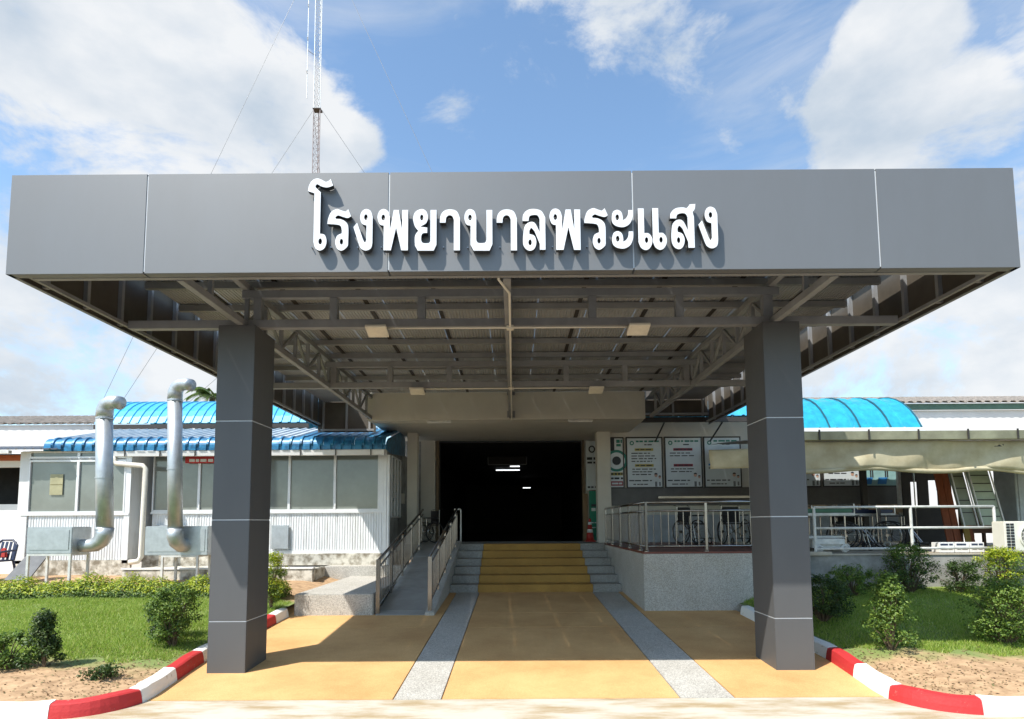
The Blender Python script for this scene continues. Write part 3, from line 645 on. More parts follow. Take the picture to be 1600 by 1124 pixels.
# back wall of the terrace with posters
bw = thing('terrace_back_wall', 'grey wall behind the terrace carrying the row of posters', 'wall', (6,9.2,1.26))
MB().box(2.645,6.9,9.2,9.36,1.2,4.60).build('wall', CREAM, bw); MB().box(6.91,10.56,9.2,9.36,1.2,4.26).build('wall', CREAM, bw)
MB().box(2.645,10.55,9.15,9.199,2.25,2.74).build('window_band', pm('dim_band',(.10,.10,.095),.4), bw)
MB().box(2.645,10.55,9.14,9.198,1.262,2.0).build('dado', pm('pale_dado',(.42,.46,.50),.6), bw)
MB().box(6.9,10.5,8.75,9.13,2.02,2.12).build('counter', TAN, bw, bevel=.008)
MB().box(6.9,10.5,9.05,9.13,1.98,2.24).build('counter_back', TAN, bw)
MB().box(3.9,7.0,8.98,9.08,2.44,2.50).build('ledge', STAIN, bw)
def words(mb, x0, x1, z, h, m, y, gap=.03):
    x = x0
    while x < x1-.02:
        w = min(random.uniform(.06,.18), x1-x); mb.box(x, x+w, y-.004, y-.0015, z-h/2, z+h/2, m)
        k = 0
        x += w+gap*random.uniform(.5,1.4)
def figure(mb, x, z, s, y, skin=5):
    mb.prism([(x+cos(a)*.05*s, z+.26*s+sin(a)*.055*s) for a in np.linspace(0,2*pi,12,endpoint=False)], 'y', y-.005, y-.0015, skin)
    mb.prism([(x+cos(a)*.055*s, z+.29*s+sin(a)*.05*s) for a in np.linspace(0,pi,8)], 'y', y-.0065, y-.003, 1)
    mb.prism([(x-.045*s,z+.06*s),(x+.045*s,z+.06*s),(x+.055*s,z+.19*s),(x-.055*s,z+.19*s)], 'y', y-.005, y-.0015, 0)
    mb.box(x-.03*s,x-.006*s,y-.005,y-.0015,z-.10*s,z+.06*s,1); mb.box(x+.006*s,x+.03*s,y-.005,y-.0015,z-.10*s,z+.06*s,1)
PM = [PAPER, INK, INKG, INKY, INKR, SKINP, INKB, TEAL]
def poster(x0, x1, z0, z1, kind, label, y=9.16):
    t = thing('poster', label, 'poster', ((x0+x1)/2,y,z0), group='posters on the terrace wall')
    MB().box(x0,x1,y,y+.025,z0,z1).build('board', PAPER, t)
    for a in ((x0-.03,x1+.03,z0-.035,z0),(x0-.03,x1+.03,z1,z1+.035),(x0-.03,x0,z0,z1),(x1,x1+.03,z0,z1)): MB().box(a[0],a[1],y-.012,y+.03,a[2],a[3]).build('frame_bar', DSTEEL, t)
    mb = MB(); w = x1-x0; hh = z1-z0; cx = (x0+x1)/2
    Z = lambda f: z1-hh*f; X = lambda f: x0+w*f
    if kind in ('y','r','p'):
        c = 3 if kind == 'y' else 4
        ring = [(X(.14)+cos(a)*.06, Z(.10)+sin(a)*.06) for a in np.linspace(0,2*pi,16,endpoint=False)]
        mb.prism(ring, 'y', y-.004, y-.0015, 2); mb.prism([(X(.14)+cos(a)*.03, Z(.10)+sin(a)*.03) for a in np.linspace(0,2*pi,12,endpoint=False)], 'y', y-.0055, y-.003, 0)
        words(mb, X(.26), X(.95), Z(.065), .045, 2, y); words(mb, X(.5), X(.72), Z(.135), .03, 1, y)
        if kind != 'p':
            for f in (.235, .56):
                mb.box(X(.22), X(.76), y-.004, y-.0015, Z(f)-.035, Z(f)+.035, c); words(mb, X(.25), X(.73), Z(f), .03, 1, y-.002)
            for f, a, b in ((.31,.12,.70),(.365,.12,.80),(.42,.12,.84),(.475,.12,.72),(.635,.14,.82),(.69,.14,.72),(.745,.14,.68)):
                if kind == 'r' and f in (.42,.475,.745): continue
                words(mb, X(a), X(b), Z(f), .026, 1, y)
        else: words(mb, X(.10), X(.90), Z(.62), .03, 1, y); words(mb, X(.1), X(.9), Z(.55), .05, 6, y)
        words(mb, X(.04), X(.70), Z(.87), .03, 1, y); words(mb, X(.16), X(.60), Z(.945), .026, 1, y)
        figure(mb, X(.82), Z(.93), .85, y); figure(mb, X(.93), Z(.93), .65, y)
    elif kind == 'logo':
        mb.box(x0,X(.34),y-.004,y-.0015,Z(.26),Z(.0),1); words(mb, X(.5), X(.95), Z(.06), .09, 2, y); words(mb, X(.5), X(.95), Z(.14), .07, 2, y)
        mb.prism([(cx+cos(a)*.30, Z(.46)+sin(a)*.30) for a in np.linspace(0,2*pi,28,endpoint=False)], 'y', y-.004, y-.0015, 2)
        mb.prism([(cx+cos(a)*.23, Z(.46)+sin(a)*.23) for a in np.linspace(0,2*pi,28,endpoint=False)], 'y', y-.0055, y-.003, 0)
        mb.prism([(cx+cos(a)*.12, Z(.46)+sin(a)*.12) for a in np.linspace(0,2*pi,20,endpoint=False)], 'y', y-.007, y-.004, 1)
        mb.box(X(.03),X(.97),y-.004,y-.0015,Z(.76),Z(.70),3); words(mb, X(.05), X(.95), Z(.73), .05, 1, y-.002)
        words(mb, X(.03), X(.97), Z(.82), .05, 1, y); mb.box(X(.03),X(.97),y-.004,y-.0015,Z(.97),Z(.88),4); words(mb, X(.1), X(.9), Z(.925), .05, 0, y-.002)
    else:
        mb.box(x0,x1,y-.003,y-.001,z0,z1,7)
        for fx in (.28,.70):
            figure(mb, X(fx), Z(.72), 1.5, y-.003); mb.prism([(X(fx)-.26,z0+.04),(X(fx)-.02,z0+.04),(X(fx)+.02,z0+.22),(X(fx)-.22,z0+.22)], 'y', y-.011, y-.007, 6)
    mb.build('print', PM, t, kind='stuff')
zt, zb = 4.10, 2.76
poster(2.20+.45,2.98+.02,zb,zt,'logo','green and white poster with a round emblem beside the cream pier')
poster(3.12,4.06,zb,zt,'y','white poster with two yellow heading bars')
poster(4.17,5.14,zb,zt,'r','white poster with two red heading bars')
poster(5.24,6.20,zb,zt,'p','white poster partly hidden by the folded beige tarpaulin')
poster(7.35,8.36,zb,zt,'r','white poster cut off by the grey column and the pipe beside it')
poster(8.46,9.42,zb,zt,'y','white poster with small cartoon pair left of the pale blue poster')
poster(9.50,10.46,zb,zt,'lap','pale blue poster with two people at blue laptops')
# signs by the doorway
p = thing('notice_strip', 'narrow white notice with dark letters beside the doorway', 'notice', (2.2,10.6,2.7))
MB().box(2.16,2.50,10.60,10.63,2.75,4.22).build('board', PAPER, p)
mb = MB(); mb.prism([(2.34+cos(a)*.10, 3.98+sin(a)*.11) for a in np.linspace(0,2*pi,20,endpoint=False)], 'y', 10.594, 10.598, 1); mb.prism([(2.34+cos(a)*.06, 3.98+sin(a)*.07) for a in np.linspace(0,2*pi,20,endpoint=False)], 'y', 10.592, 10.596, 0)
words(mb, 2.19, 2.47, 3.70, .08, 1, 10.599); words(mb, 2.2, 2.46, 3.58, .06, 1, 10.599); words(mb, 2.2, 2.46, 2.85, .05, 1, 10.599); mb.build('print', PM, p, kind='stuff')
p = thing('green_banner', 'green standing banner with dark lettering behind the cream pier', 'banner', (2.35,10.3,1.26))
MB().box(2.20,2.75,10.30,10.32,1.30,2.72).build('cloth', GREENB, p)
mb = MB(); words(mb, 2.26, 2.6, 2.30, .07, 1, 10.298); words(mb, 2.26, 2.6, 2.18, .09, 0, 10.298); words(mb, 2.25, 2.6, 1.80, .03, 0, 10.298); words(mb, 2.25, 2.6, 1.66, .03, 0, 10.298); mb.build('print', PM, p, kind='stuff')
MB().box(2.15,2.78,10.28,10.36,1.262,1.30).build('foot', STAIN, p); MB().box(2.19,2.76,10.29,10.33,2.72,2.75).build('top_bar', STAIN, p)
p = thing('brown_board', 'brown upright board leaning at the right jamb of the doorway', 'board', (2.05,10.4,1.26)); MB().box(2.03,2.17,10.40,10.46,1.26,2.65).build('panel', pm('brown_board_m',(.22,.14,.07),.6), p, bevel=.004)
p = thing('traffic_cone', 'red traffic cone with white bands beside the green banner', 'cone', (2.17,10.0,1.26))
MB().box(2.03,2.31,9.86,10.14,1.262,1.30).build('base', CONEC, p, bevel=.008)
def fr_(z): return .115-.085*(z/.62)
for a, b, m_ in ((0,.22,CONEC),(.22,.32,WWALL),(.32,.44,CONEC),(.44,.52,WWALL),(.52,.62,CONEC)): MB().lathe([(fr_(a),a),(fr_(b),b)], (2.17,10,1.30), 16).build('cone_band', m_, p, smooth=True)

# ------------------------------------------------------------------ annex on the left
an = thing('annex_building', 'white clad annex with frosted windows and blue ribbed eave left of the ramp', 'building', (-7,8.5,.8))
def window_row(y, edges, z0, z1, parent, sill=True):
    for i in range(len(edges)-1):
        a, b = edges[i], edges[i+1]
        f = MB(); w = .03
        f.box(a,a+w,y-.05,y+.03,z0,z1); f.box(b-w,b,y-.05,y+.03,z0,z1); f.box(a+w,b-w,y-.048,y+.03,z0,z0+.05); f.box(a+w,b-w,y-.048,y+.03,z1-.05,z1)
        o = f.build('window', ALU, parent)
        MB().box(a+w-.005,b-w+.005,y-.01,y+.005,z0+.045,z1-.045).build('pane', GLASS, o)
def ribbed_wall(x0, x1, y, z0, z1, parent, name='cladding_panel', pitch=.065):
    n = max(1, round((x1-x0)/1.14)); w = (x1-x0)/n
    for i in range(n):
        a = x0+i*w; b = a+w-.006; poly = []; x = a
        while x < b-.02:
            poly += [(x,y),(min(x+pitch*.55,b),y),(min(x+pitch*.65,b),y-.012),(min(x+pitch*.9,b),y-.012)]; x += pitch
        poly += [(b,y),(b,y+.04),(a,y+.04)]
        MB().prism(poly, 'z', z0, z1).build(name, CLAD, parent)
# right section Y 7.8
YA = 7.80
MB().box(-9.05,-3.17,YA+.041,10.5,1.1,3.80).build('core', CLAD, an)
ribbed_wall(-9.0,-3.25,YA,1.16,2.08,an)
window_row(YA+.01, [-9.03,-7.87,-6.75,-5.61,-4.47,-3.36], 2.13,3.66, an)
MB().box(-9.05,-3.17,YA-.045,YA+.04,2.08,2.13).build('sill', ALU, an); MB().box(-9.05,-3.17,YA-.04,YA+.04,3.661,3.78).build('head_board', ALU, an)
MB().box(-3.25,-3.17,YA-.03,YA+.04,1.12,3.78).build('corner_post', ALU, an)
MB().box(-9.05,-3.17,YA-.02,YA+.04,1.08,1.158).build('base_trim', ALU, an)
MB().box(-3.36,-3.25,YA-.035,YA+.04,2.131,3.66).build('window_post', ALU, an)
MB().box(-9.2,-3.05,YA-.08,10.5,.55,1.079).build('plinth', PLINTH, an, bevel=.01)
# side wall with a window
MB().box(-3.169,-3.12,YA+.08,10.5,1.1,3.75).build('side_wall', GWALL, an)
f = MB(); 
for y in (8.05,8.45,8.85,9.25): f.box(-3.119,-3.08,y-.03,y+.03,2.0,3.5)
f.box(-3.118,-3.082,8.05,9.25,1.96,2.0); f.box(-3.118,-3.082,8.05,9.25,3.5,3.54); o = f.build('window', ALU, an); MB().box(-3.118,-3.105,8.08,9.22,2.0,3.5).build('pane', GLASS, o)
MB().box(-3.12,-3.05,9.45,9.68,2.36,2.64).build('meter_box', ACW, an, bevel=.006)
MB().tube([(-3.11,7.72,.7),(-3.11,7.72,3.52)], .04, 10).build('drain_pipe', ALU, an)
# left section, nearer
YC = 7.30
MB().box(-12.0,-9.28,YC+.041,10.5,.9,3.62).build('core', CLAD, an)
ribbed_wall(-11.72,-9.40,YC,.98,2.05,an)
window_row(YC+.01, [-11.75,-10.56,-9.40], 2.10,3.40, an); window_row(YC+.01, [-11.75,-10.56,-9.40], 3.43,3.62, an)
MB().box(-11.9,-9.28,YC-.045,YC+.04,2.05,2.10).build('sill', ALU, an); MB().box(-11.98,-11.75,YC-.03,YC+.04,.9,3.60).build('corner_post', WWALL, an); MB().box(-9.40,-9.27,YC-.03,YC+.04,.9,3.62).build('corner_post', ALU, an)
MB().box(-12.0,-9.2,YC-.03,YC+.04,.5,.975).build('plinth', PLINTH, an)
t = thing('taped_notice', 'small yellowed paper notice taped inside the leftmost annex window', 'notice', (-11.1,7.28,2.55)); MB().box(-11.23,-10.92,7.270,7.276,2.55,3.05).build('paper', pm('yellowed_paper',(.42,.40,.24),.8), t); MB().box(-11.22,-10.93,7.266,7.269,2.79,2.81).build('tape', pm('tape_brown',(.25,.22,.10),.6), t)
# blue bullnose eave
slope = [(9.7,4.50),(8.5,4.20),(7.42,3.93)]
arc = [(7.418,3.93)]+[(7.40-.24*sin(a), 3.69+.24*cos(a)) for a in np.linspace(.12,pi/2,8)]+[(7.16,3.60)]
PALE = pm('glare_pale_roof_sheet', (.55,.60,.63), .45, .1, .15, 3, col2=(.36,.43,.48))  # pale colour paints the sun glare on the upper roof slope
n = 11; x0 = -11.35; x1 = -3.08; w = (x1-x0)/n
for i in range(n):
    mb = MB(); corrugated(mb, x0+i*w, x0+(i+1)*w-.004, arc, .25, .045, .035); mb.build('eave_sheet', BLUE, an, smooth=False, solid=.004)
    mb = MB(); corrugated(mb, x0+i*w, x0+(i+1)*w-.004, slope, .25, .045, .035); mb.build('roof_sheet', PALE if i < 8 else BLUE, an, smooth=False, solid=.004)  # glare-coloured slope sheets, plain blue at the right end
MB().prism([(9.7,4.46),(7.42,3.89),(7.22,3.76),(7.20,3.60),(7.80,3.56),(9.7,3.7)], 'x', -3.085, -3.06).build('gable_trim', BLUE, an)
gut = MB(); gut.prism([(7.20,3.47),(7.32,3.47),(7.32,3.60),(7.31,3.60),(7.31,3.48),(7.21,3.48),(7.19,3.59),(7.18,3.59)], 'x', -9.75, -3.12)
gut.build('gutter', WWALL, an)
for i in range(8): MB().box(-9.4+i*.85,-9.375+i*.85,7.165,7.18,3.46,3.62).build('gutter_strap', DSTEEL, an)
MB().tube([(-9.68,7.25,3.48),(-9.68,7.25,3.36),(-9.62,7.24,3.30),(-8.95,7.2,3.24),(-8.88,7.2,3.17),(-8.90,7.2,1.05),(-8.94,7.15,.95),(-9.12,7.1,.93)], .06, 12).build('downpipe', PVC, an, smooth=True)
for i, (x, a, b) in enumerate(((-8.9,1.20,1.80),(-6.0,1.20,1.78))): MB().box(x,x+.75 if i == 0 else x+.42,YA-.09,YA-.02,a,b).build('vent_plate', GALV, an, bevel=.006)
t = thing('red_banner', 'small red and white banner under the annex gutter beside the grey column', 'banner', (-7.9,7.7,3.45)); MB().box(-8.20,-7.3,7.70,7.715,3.34,3.52).build('cloth', pm('banner_red',(.55,.03,.03),.6), t)
mb = MB(); words(mb,-8.1,-7.35,3.41,.07,0,7.70,.05); mb.build('print',[WWALL],t, kind='stuff')

# far-left shed
sh = thing('side_shed', 'low shed with dark window opening and grey metal roof at the left edge', 'shed', (-14,9,.6))
MB().box(-17,-12.02,7.6,7.75,.6,2.34).build('wall', WWALL, sh); MB().box(-17,-12.02,7.6,7.75,3.26,3.42).build('beam', WWALL, sh); MB().box(-17,-12.02,7.55,7.62,3.42,3.56).build('orange_board', pm('orange_strip',(.45,.11,.03),.6), sh)
MB().box(-17,-12.02,9.6,9.7,.6,3.6).build('back_wall', DARKIN, sh); MB().box(-17,-12.02,7.76,9.6,2.2,2.28).build('counter', DARKIN, sh); MB().box(-17,-12.02,7.60,9.6,3.561,3.59).build('ceiling', DARKIN, sh)
mb = MB(); corrugated(mb, -17.2, -10.9, [(10.2,4.10),(6.95,3.62)], .2, .04, .025); mb.build('roof_sheet', pm('grey_roof',(.30,.31,.32),.5,.3), sh, solid=.004)
MB().box(-17.2,-12.02,6.95,7.05,3.53,3.605).build('eave_tube', WSTEEL, sh)
# rear block on the left
rb = thing('rear_block', 'long white rear block with weathered brown tile roof beyond the annex', 'building', (-24,15,0))
MB().box(-40,-10.5,14,22,0,5.38).build('wall', WWALL, rb)
mb = MB(); corrugated(mb, -41, -10, [(13.9,5.40),(14.1,5.46),(17.5,6.3)], .3, .12, .05); mb.build('roof', CEMT, rb, solid=.02)

def vault(label, x0, x1, yf, yb, ze, rise, mat, n, pitch, posts=True):
    t = thing('walkway_roof', label, 'roof', ((x0+x1)/2,(yf+yb)/2,ze), group='arched walkway roofs')
    c = (yf+yb)/2; hw = (yb-yf)/2; R = (hw*hw+rise*rise)/(2*rise); th = math.asin(hw/R)
    path = [(c+R*sin(a), ze+rise-R+R*cos(a)) for a in np.linspace(th,-th,15)]
    w = (x1-x0)/n
    for i in range(n):
        mb = MB(); corrugated(mb, x0+i*w, x0+(i+1)*w-.005, path, pitch, .05, .03); mb.build('roof_sheet', mat, t, solid=.004)
    MB().box(x0,x1,yf-.03,yf+.05,ze-.16,ze-.04).build('eave_beam', WSTEEL if mat is CYAN else DSTEEL, t); MB().box(x0,x1,yb-.05,yb+.03,ze-.16,ze-.04).build('eave_beam', DSTEEL, t)
    x = x0+.3
    while x < x1 and posts:
        for y in (yf,yb): MB().box(x-.04,x+.04,y-.04,y+.04,.5,ze-.16).build('post', WSTEEL, t)
        x += 2.6
    return t
vault('sky blue arched walkway roof rising behind the annex eave', -12.1,-5.9, 9.95,13.0,4.74,.88,BLUE2,8,.26)
t = vault('bright cyan arched walkway roof behind the right walkway', 7.4,11.05, 8.85,12.6,4.30,1.12,CYAN,4,.45)
for x in np.arange(7.7,11.0,.82):
    c_, hw_, ri_ = (8.85+12.6)/2, (12.6-8.85)/2, 1.12; R_ = (hw_**2+ri_**2)/(2*ri_); th_ = math.asin(hw_/R_)
    MB().tube([(x, c_+(R_+.035)*sin(a), 4.30+ri_-R_+(R_+.035)*cos(a)) for a in np.linspace(-th_,th_,14)], .022, 6).build('rib', pm('dark_teal',(.012,.09,.13),.5), t)
MB().prism([(8.74,4.10),(8.86,4.10),(8.86,4.30),(8.845,4.30),(8.845,4.115),(8.755,4.115),(8.74,4.29),(8.725,4.29)], 'x', 7.4, 11.02).build('gutter', WWALL, t)
vault('short dark blue awning roof bracketed over the terrace posters', 3.3,7.3, 8.06,11.0,4.52,.6,BLUE2,5,.26,False)  # awning extended sideways and forward to keep sun off the posters
for x in (3.9,5.4): MB().bar((x,9.19,4.0),(x,8.15,4.36),.03,.03).build('bracket', DSTEEL, bpy.data.objects['walkway_roof.002'])
# lean-to roof and tarpaulin over the right walkway
lt = thing('lean_to_roof', 'low lean-to roof with long gutter over the right walkway', 'roof', (8,6,3.4))
mb = MB(); corrugated(mb, 5.25, 13.5, [(8.7,3.86),(3.76,3.385)], .25, .05, .03); mb.build('roof_sheet', pm('lean_to_sheet',(.40,.41,.40),.5,.3), lt, solid=.004)
MB().prism([(3.60,3.28),(3.74,3.28),(3.74,3.44),(3.725,3.44),(3.725,3.295),(3.615,3.295),(3.585,3.43),(3.57,3.43)], 'x', 5.2, 13.5).build('gutter', pm('stained_gutter',(.40,.40,.28),.6,0,.2,2), lt)
for i in range(9): MB().box(5.55+i*.9,5.58+i*.9,3.56,3.572,3.27,3.46).build('gutter_strap', DSTEEL, lt)
MB().box(5.2,13.5,3.80,3.90,3.16,3.27).build('beam', DSTEEL, lt)
for x in (5.45,9.9,13.2): MB().tube([(x,4.05,1.2),(x,4.05,3.3)], .04, 10).build('post', WSTEEL, lt)
tp = thing('tarpaulin', 'rolled beige tarpaulin hanging in a long sagging band below the gutter', 'tarpaulin', (8,3.8,2.7))
mb = MB(); nx, nz = 120, 8; vs = []
for j in range(nz+1):
    for i in range(nx+1):
        x = 3.62+(13.4-3.62)*i/nx; f = j/nz
        zb = 2.72+.035*sin(x*1.1+.6)+.02*sin(x*3.1)+(.05 if 8.2 < x < 9.6 else 0)*sin((x-8.2)/1.4*pi)
        z = 3.27-(3.27-zb)*f if x > 5.2 else (3.16-.02*(5.2-x))-(.36)*f
        y = 3.76+.03*sin(x*2.3+f*2)+.015*sin(x*7+f*5)+.05*f*sin(x*.9)+.06*max(0,f-.7)
        vs.append((x,y,z))
mb.add(vs, [(j*(nx+1)+i, j*(nx+1)+i+1, (j+1)*(nx+1)+i+1, (j+1)*(nx+1)+i) for j in range(nz) for i in range(nx)])
mb.build('cloth', TARP, tp, smooth=True, solid=.006)
mb = MB(); mb.tube([(5.2+i*.2, 3.80+.05*sin((5.2+i*.2)*.9), 2.72+.035*sin((5.2+i*.2)*1.1+.6)+.02*sin((5.2+i*.2)*3.1)+(.05*sin((5.2+i*.2-8.2)/1.4*pi) if 8.2 < 5.2+i*.2 < 9.6 else 0)) for i in range(41)], .045, 8); mb.build('hem_roll', TARP, tp, smooth=True)
# rear block on the right
rr = thing('right_rear_block', 'white rear block with green fascia and weathered cement tile roof on the right', 'building', (20,16,0))
MB().box(11.2,40,14,22,0,5.70).build('wall', WWALL, rr); MB().box(10.2,40,13.88,13.99,5.72,5.92).build('fascia', pm('green_fascia',(.10,.20,.15),.6), rr)
mb = MB(); corrugated(mb, 9.6, 40, [(13.75,5.93),(17.0,6.75)], .3, .13, .06); mb.build('roof', CEMT, rr, solid=.02)
mb = MB(); corrugated(mb, 7.0, 11, [(14.5,6.13),(17,6.9)], .3, .13, .06); mb.build('roof_ridge', CEMT, rr, solid=.02)

# ------------------------------------------------------------------ exhaust ducts
def duct(label, xc, yc, top, zb, boxr, legs, d, pl, lean, front=False):
    t = thing('exhaust_duct', label, 'duct', (xc,yc,lzl(yc)), group='exhaust ducts')
    x0, x1, z0, z1 = boxr; yb_ = yc
    if front: yc = yc-.50
    r = d/2; pts = [(xc+lean,yc,top-.18)]
    MB().tube([(xc,yc,zb+.35),(xc+lean*.5,yc,(zb+top)/2),(xc+lean,yc,top-.16)], r, 20).build('duct_pipe', GALV, t, smooth=True)
    MB().tube([(xc+lean,yc,top-.17),(xc+lean+.005,yc,top),(xc+lean+.05,yc-.02,top+.10),(xc+lean+.16,yc-.05,top+.155),(xc+lean+.30,yc-.09,top+.15),(xc+lean+.40,yc-.13,top+.12)], [r*1.02,r*1.02,r*.98,r*.92,r*.88,r*.90], 20).build('top_elbow', GALV, t, smooth=True)
    for z in (zb+.36, (zb+top)/2, top-.18): 
        f = (z-zb)/(top-zb); MB().tube([(xc+lean*f,yc,z-.015),(xc+lean*f,yc,z+.015)], r*1.06, 20).build('duct_band', GALV, t)
    if front: MB().tube([(xc,yc,zb+.40),(xc,yc,zb+.24),(xc+.02,yc+.04,zb+.12),(xc+.06,yc+.12,zb+.05),(xc+.09,yc+.25,zb+.04),(xc+.1,yc+.4,zb+.04)], [r*1.12,r*1.12,r*1.06,r*1.0,r*.95,r*.95], 20).build('base_elbow', GALV, t, smooth=True)
    else: MB().tube([(xc,yc,zb+.40),(xc-.01*pl,yc-.0,zb+.26),(xc-.07*pl,yc,zb+.13),(xc-.18*pl,yc,zb+.05),(xc-.34*pl,yc,zb+.03),(xc-.5*pl,yc,zb+.03)], [r*1.06,r*1.04,r*.98,r*.92,r*.85,r*.82], 20).build('base_elbow', GALV, t, smooth=True)
    yc = yb_
    MB().box(x0,x1,yc-.28,yc+.28,z0,z1).build('fan_box', GALV, t, bevel=.012)
    MB().box(x0+.06,x1-.06,yc-.29,yc-.281,z0+.08,z1-.06).build('access_panel', GALV, t)
    gz_ = lzl(yc)-.02; a, b = legs
    for x in (a,b):
        for y in (yc-.26,yc+.26): MB().box(x-.022,x+.022,y-.022,y+.022,gz_,z0-.04).build('stand_leg', WSTEEL, t)
    for y in (yc-.26,yc+.26): MB().box(a-.022,b+.022,y-.022,y+.022,z0-.04,z0-.002).build('stand_rail', WSTEEL, t)
    for x in (a,b): MB().box(x-.02,x+.02,yc-.238,yc+.238,z0-.04,z0-.003).build('stand_rail', WSTEEL, t)
    return t
t = duct('leaning galvanised exhaust duct on white stand nearest the left edge', -8.45,5.2,4.22,1.36,(-9.84,-8.92,1.24,1.78),(-9.80,-8.95),.315,1,-.13)
MB().tube([(-9.95,5.2,1.50),(-9.84,5.2,1.50)], .13, 16).build('inlet', GALV, t)
t = duct('galvanised exhaust duct rising close beside the left canopy column', -7.02,5.75,4.60,1.33,(-7.78,-6.45,1.17,1.78),(-7.40,-6.66),.285,-1,-.12,True)
t = thing('leaning_plate', 'grey metal plate leaning on the ground left of the ducts', 'plate', (-11,6.3,.55))
MB().hexa([(-11.22,6.1,.60),(-10.68,6.1,.60),(-10.58,6.6,1.22),(-11.05,6.6,1.22),(-11.22,6.08,.62),(-10.68,6.08,.62),(-10.58,6.58,1.24),(-11.05,6.58,1.24)]).build('plate', pm('plate_grey',(.17,.175,.18),.8,0), t)
MB().tube([(-11.08,6.62,1.25),(-11.05,6.8,1.40),(-10.5,6.8,1.42)], .02, 8).build('handle', DSTEEL, t)
t = thing('plastic_chair', 'navy plastic armchair at the left edge by the shed', 'chair', (-11.75,6.5,.58))
cx, cy, cz = -11.78, 6.5, .58
MB().box(cx-.24,cx+.24,cy-.23,cy+.22,cz+.42,cz+.455).build('seat', NAVY, t, bevel=.012)
bk = MB()
for i in range(5): bk.bar((cx-.2+.1*i,cy+.2,cz+.45),(cx-.19+.095*i,cy+.30,cz+.86),.05,.02)
bk.tube([(cx-.25,cy+.2,cz+.44),(cx-.25,cy+.28,cz+.78),(cx-.12,cy+.31,cz+.90),(cx+.12,cy+.31,cz+.90),(cx+.25,cy+.28,cz+.78),(cx+.25,cy+.2,cz+.44)], .025, 8); bk.build('backrest', NAVY, t)
for sx in (-1,1):
    MB().tube([(cx+sx*.26,cy-.24,cz),(cx+sx*.24,cy-.21,cz+.42),(cx+sx*.27,cy-.2,cz+.64),(cx+sx*.27,cy+.2,cz+.67)], .024, 8).build('arm', NAVY, t); MB().tube([(cx+sx*.27,cy+.30,cz),(cx+sx*.24,cy+.2,cz+.43)], .026, 8).build('leg', NAVY, t)
t = thing('red_bag', 'small red bag hung on the back of the navy chair', 'bag', (cx,cy+.2,cz+.6)); MB().hexa([(cx-.02,cy+.1,cz+.5),(cx+.14,cy+.1,cz+.5),(cx+.14,cy+.18,cz+.5),(cx-.02,cy+.18,cz+.5),(cx+.0,cy+.12,cz+.72),(cx+.12,cy+.12,cz+.72),(cx+.12,cy+.17,cz+.72),(cx+.0,cy+.17,cz+.72)]).build('bag_body', CONEC, t, bevel=.02)
t = thing('slab_edge', 'cracked white-edged concrete slab under the downpipe behind the hedge', 'slab', (-8,6.6,.6)); MB().box(-8.8,-4.5,6.35,7.68,.3,.80).build('slab', PLINTH, t, bevel=.02); MB().box(-8.82,-4.5,6.33,6.5,.801,.84).build('white_edge', WWALL, t, bevel=.01)

# ------------------------------------------------------------------ wheelchairs, trolleys, clutter on the right
def ring(mb, c, R, r, axis='x', n=24, m=0):
    pts = [(c[0],c[1]+R*cos(2*pi*i/n),c[2]+R*sin(2*pi*i/n)) if axis == 'x' else (c[0]+R*cos(2*pi*i/n),c[1],c[2]+R*sin(2*pi*i/n)) for i in range(n)]
    return mb.tube(pts, r, 6, m, closed=True)
def wheelchair(label, loc, rz):
    t = thing('wheelchair', label, 'wheelchair', loc, rz, 'wheelchairs', local=True)
    for sx in (-1,1):
        x = sx*.28; o = ring(MB(), (x,.05,.30), .285,.016).build('wheel', BLACK, t, smooth=True)
        w = ring(MB(), (x+sx*.04,.05,.30), .25,.008)
        for i in range(12): w.tube([(x,.05,.30),(x,.05+.28*cos(i*pi/6),.30+.28*sin(i*pi/6))], .003, 4)
        w.build('spokes', STAIN, o); MB().tube([(x-.03,.05,.3),(x+.03,.05,.3)], .03, 10).build('hub', STAIN, o)
        ring(MB(), (sx*.22,-.38,.085), .07,.015, n=16).build('caster', BLACK, t)
        MB().tube([(sx*.22,-.38,.085),(sx*.22,-.34,.25),(sx*.22,-.30,.48),(sx*.22,.22,.48)], .012, 8).build('side_frame', STAIN, t); MB().tube([(sx*.22,.22,.15),(sx*.22,.23,.92),(sx*.22,.34,.95)], .012, 8).build('push_handle', STAIN, t)
        MB().box(sx*.24-.025,sx*.24+.025,-.22,.18,.68,.71).build('armrest', BLACK, t, bevel=.008); MB().tube([(sx*.24,-.2,.48),(sx*.24,-.2,.68)], .01, 6).build('arm_post', STAIN, t)
        MB().box(sx*.12-.07,sx*.12+.07,-.60,-.46,.14,.16).build('footplate', BLACK, t); MB().tube([(sx*.2,-.30,.46),(sx*.16,-.5,.16)], .011, 6).build('leg_rest', STAIN, t)
    MB().box(-.21,.21,-.28,.2,.475,.51).build('seat', BLACK, t, bevel=.01); MB().box(-.21,.21,.205,.235,.52,.90).build('backrest', BLACK, t, bevel=.01)
    x = MB(); x.tube([(-.21,.0,.18),(.21,.0,.46)], .011, 6); x.tube([(.21,.02,.18),(-.21,.02,.46)], .011, 6); x.build('cross_brace', STAIN, t)
    return t
wheelchair('black wheelchair behind the middle of the terrace railing',(4.35,7.6,1.265),.5)
wheelchair('black wheelchair facing out next to the railing post near the right column',(5.35,7.4,1.265),.05)
wheelchair('dark wheelchair parked at the head of the ramp by the cream pier',(-2.45,10.1,1.265),-.9)
wheelchair('black wheelchair between the green and the blue trolley on the walkway',(6.85,5.2,1.205),1.2)
wheelchair('black wheelchair at the right end of the blue trolley',(7.85,5.3,1.205),.9)
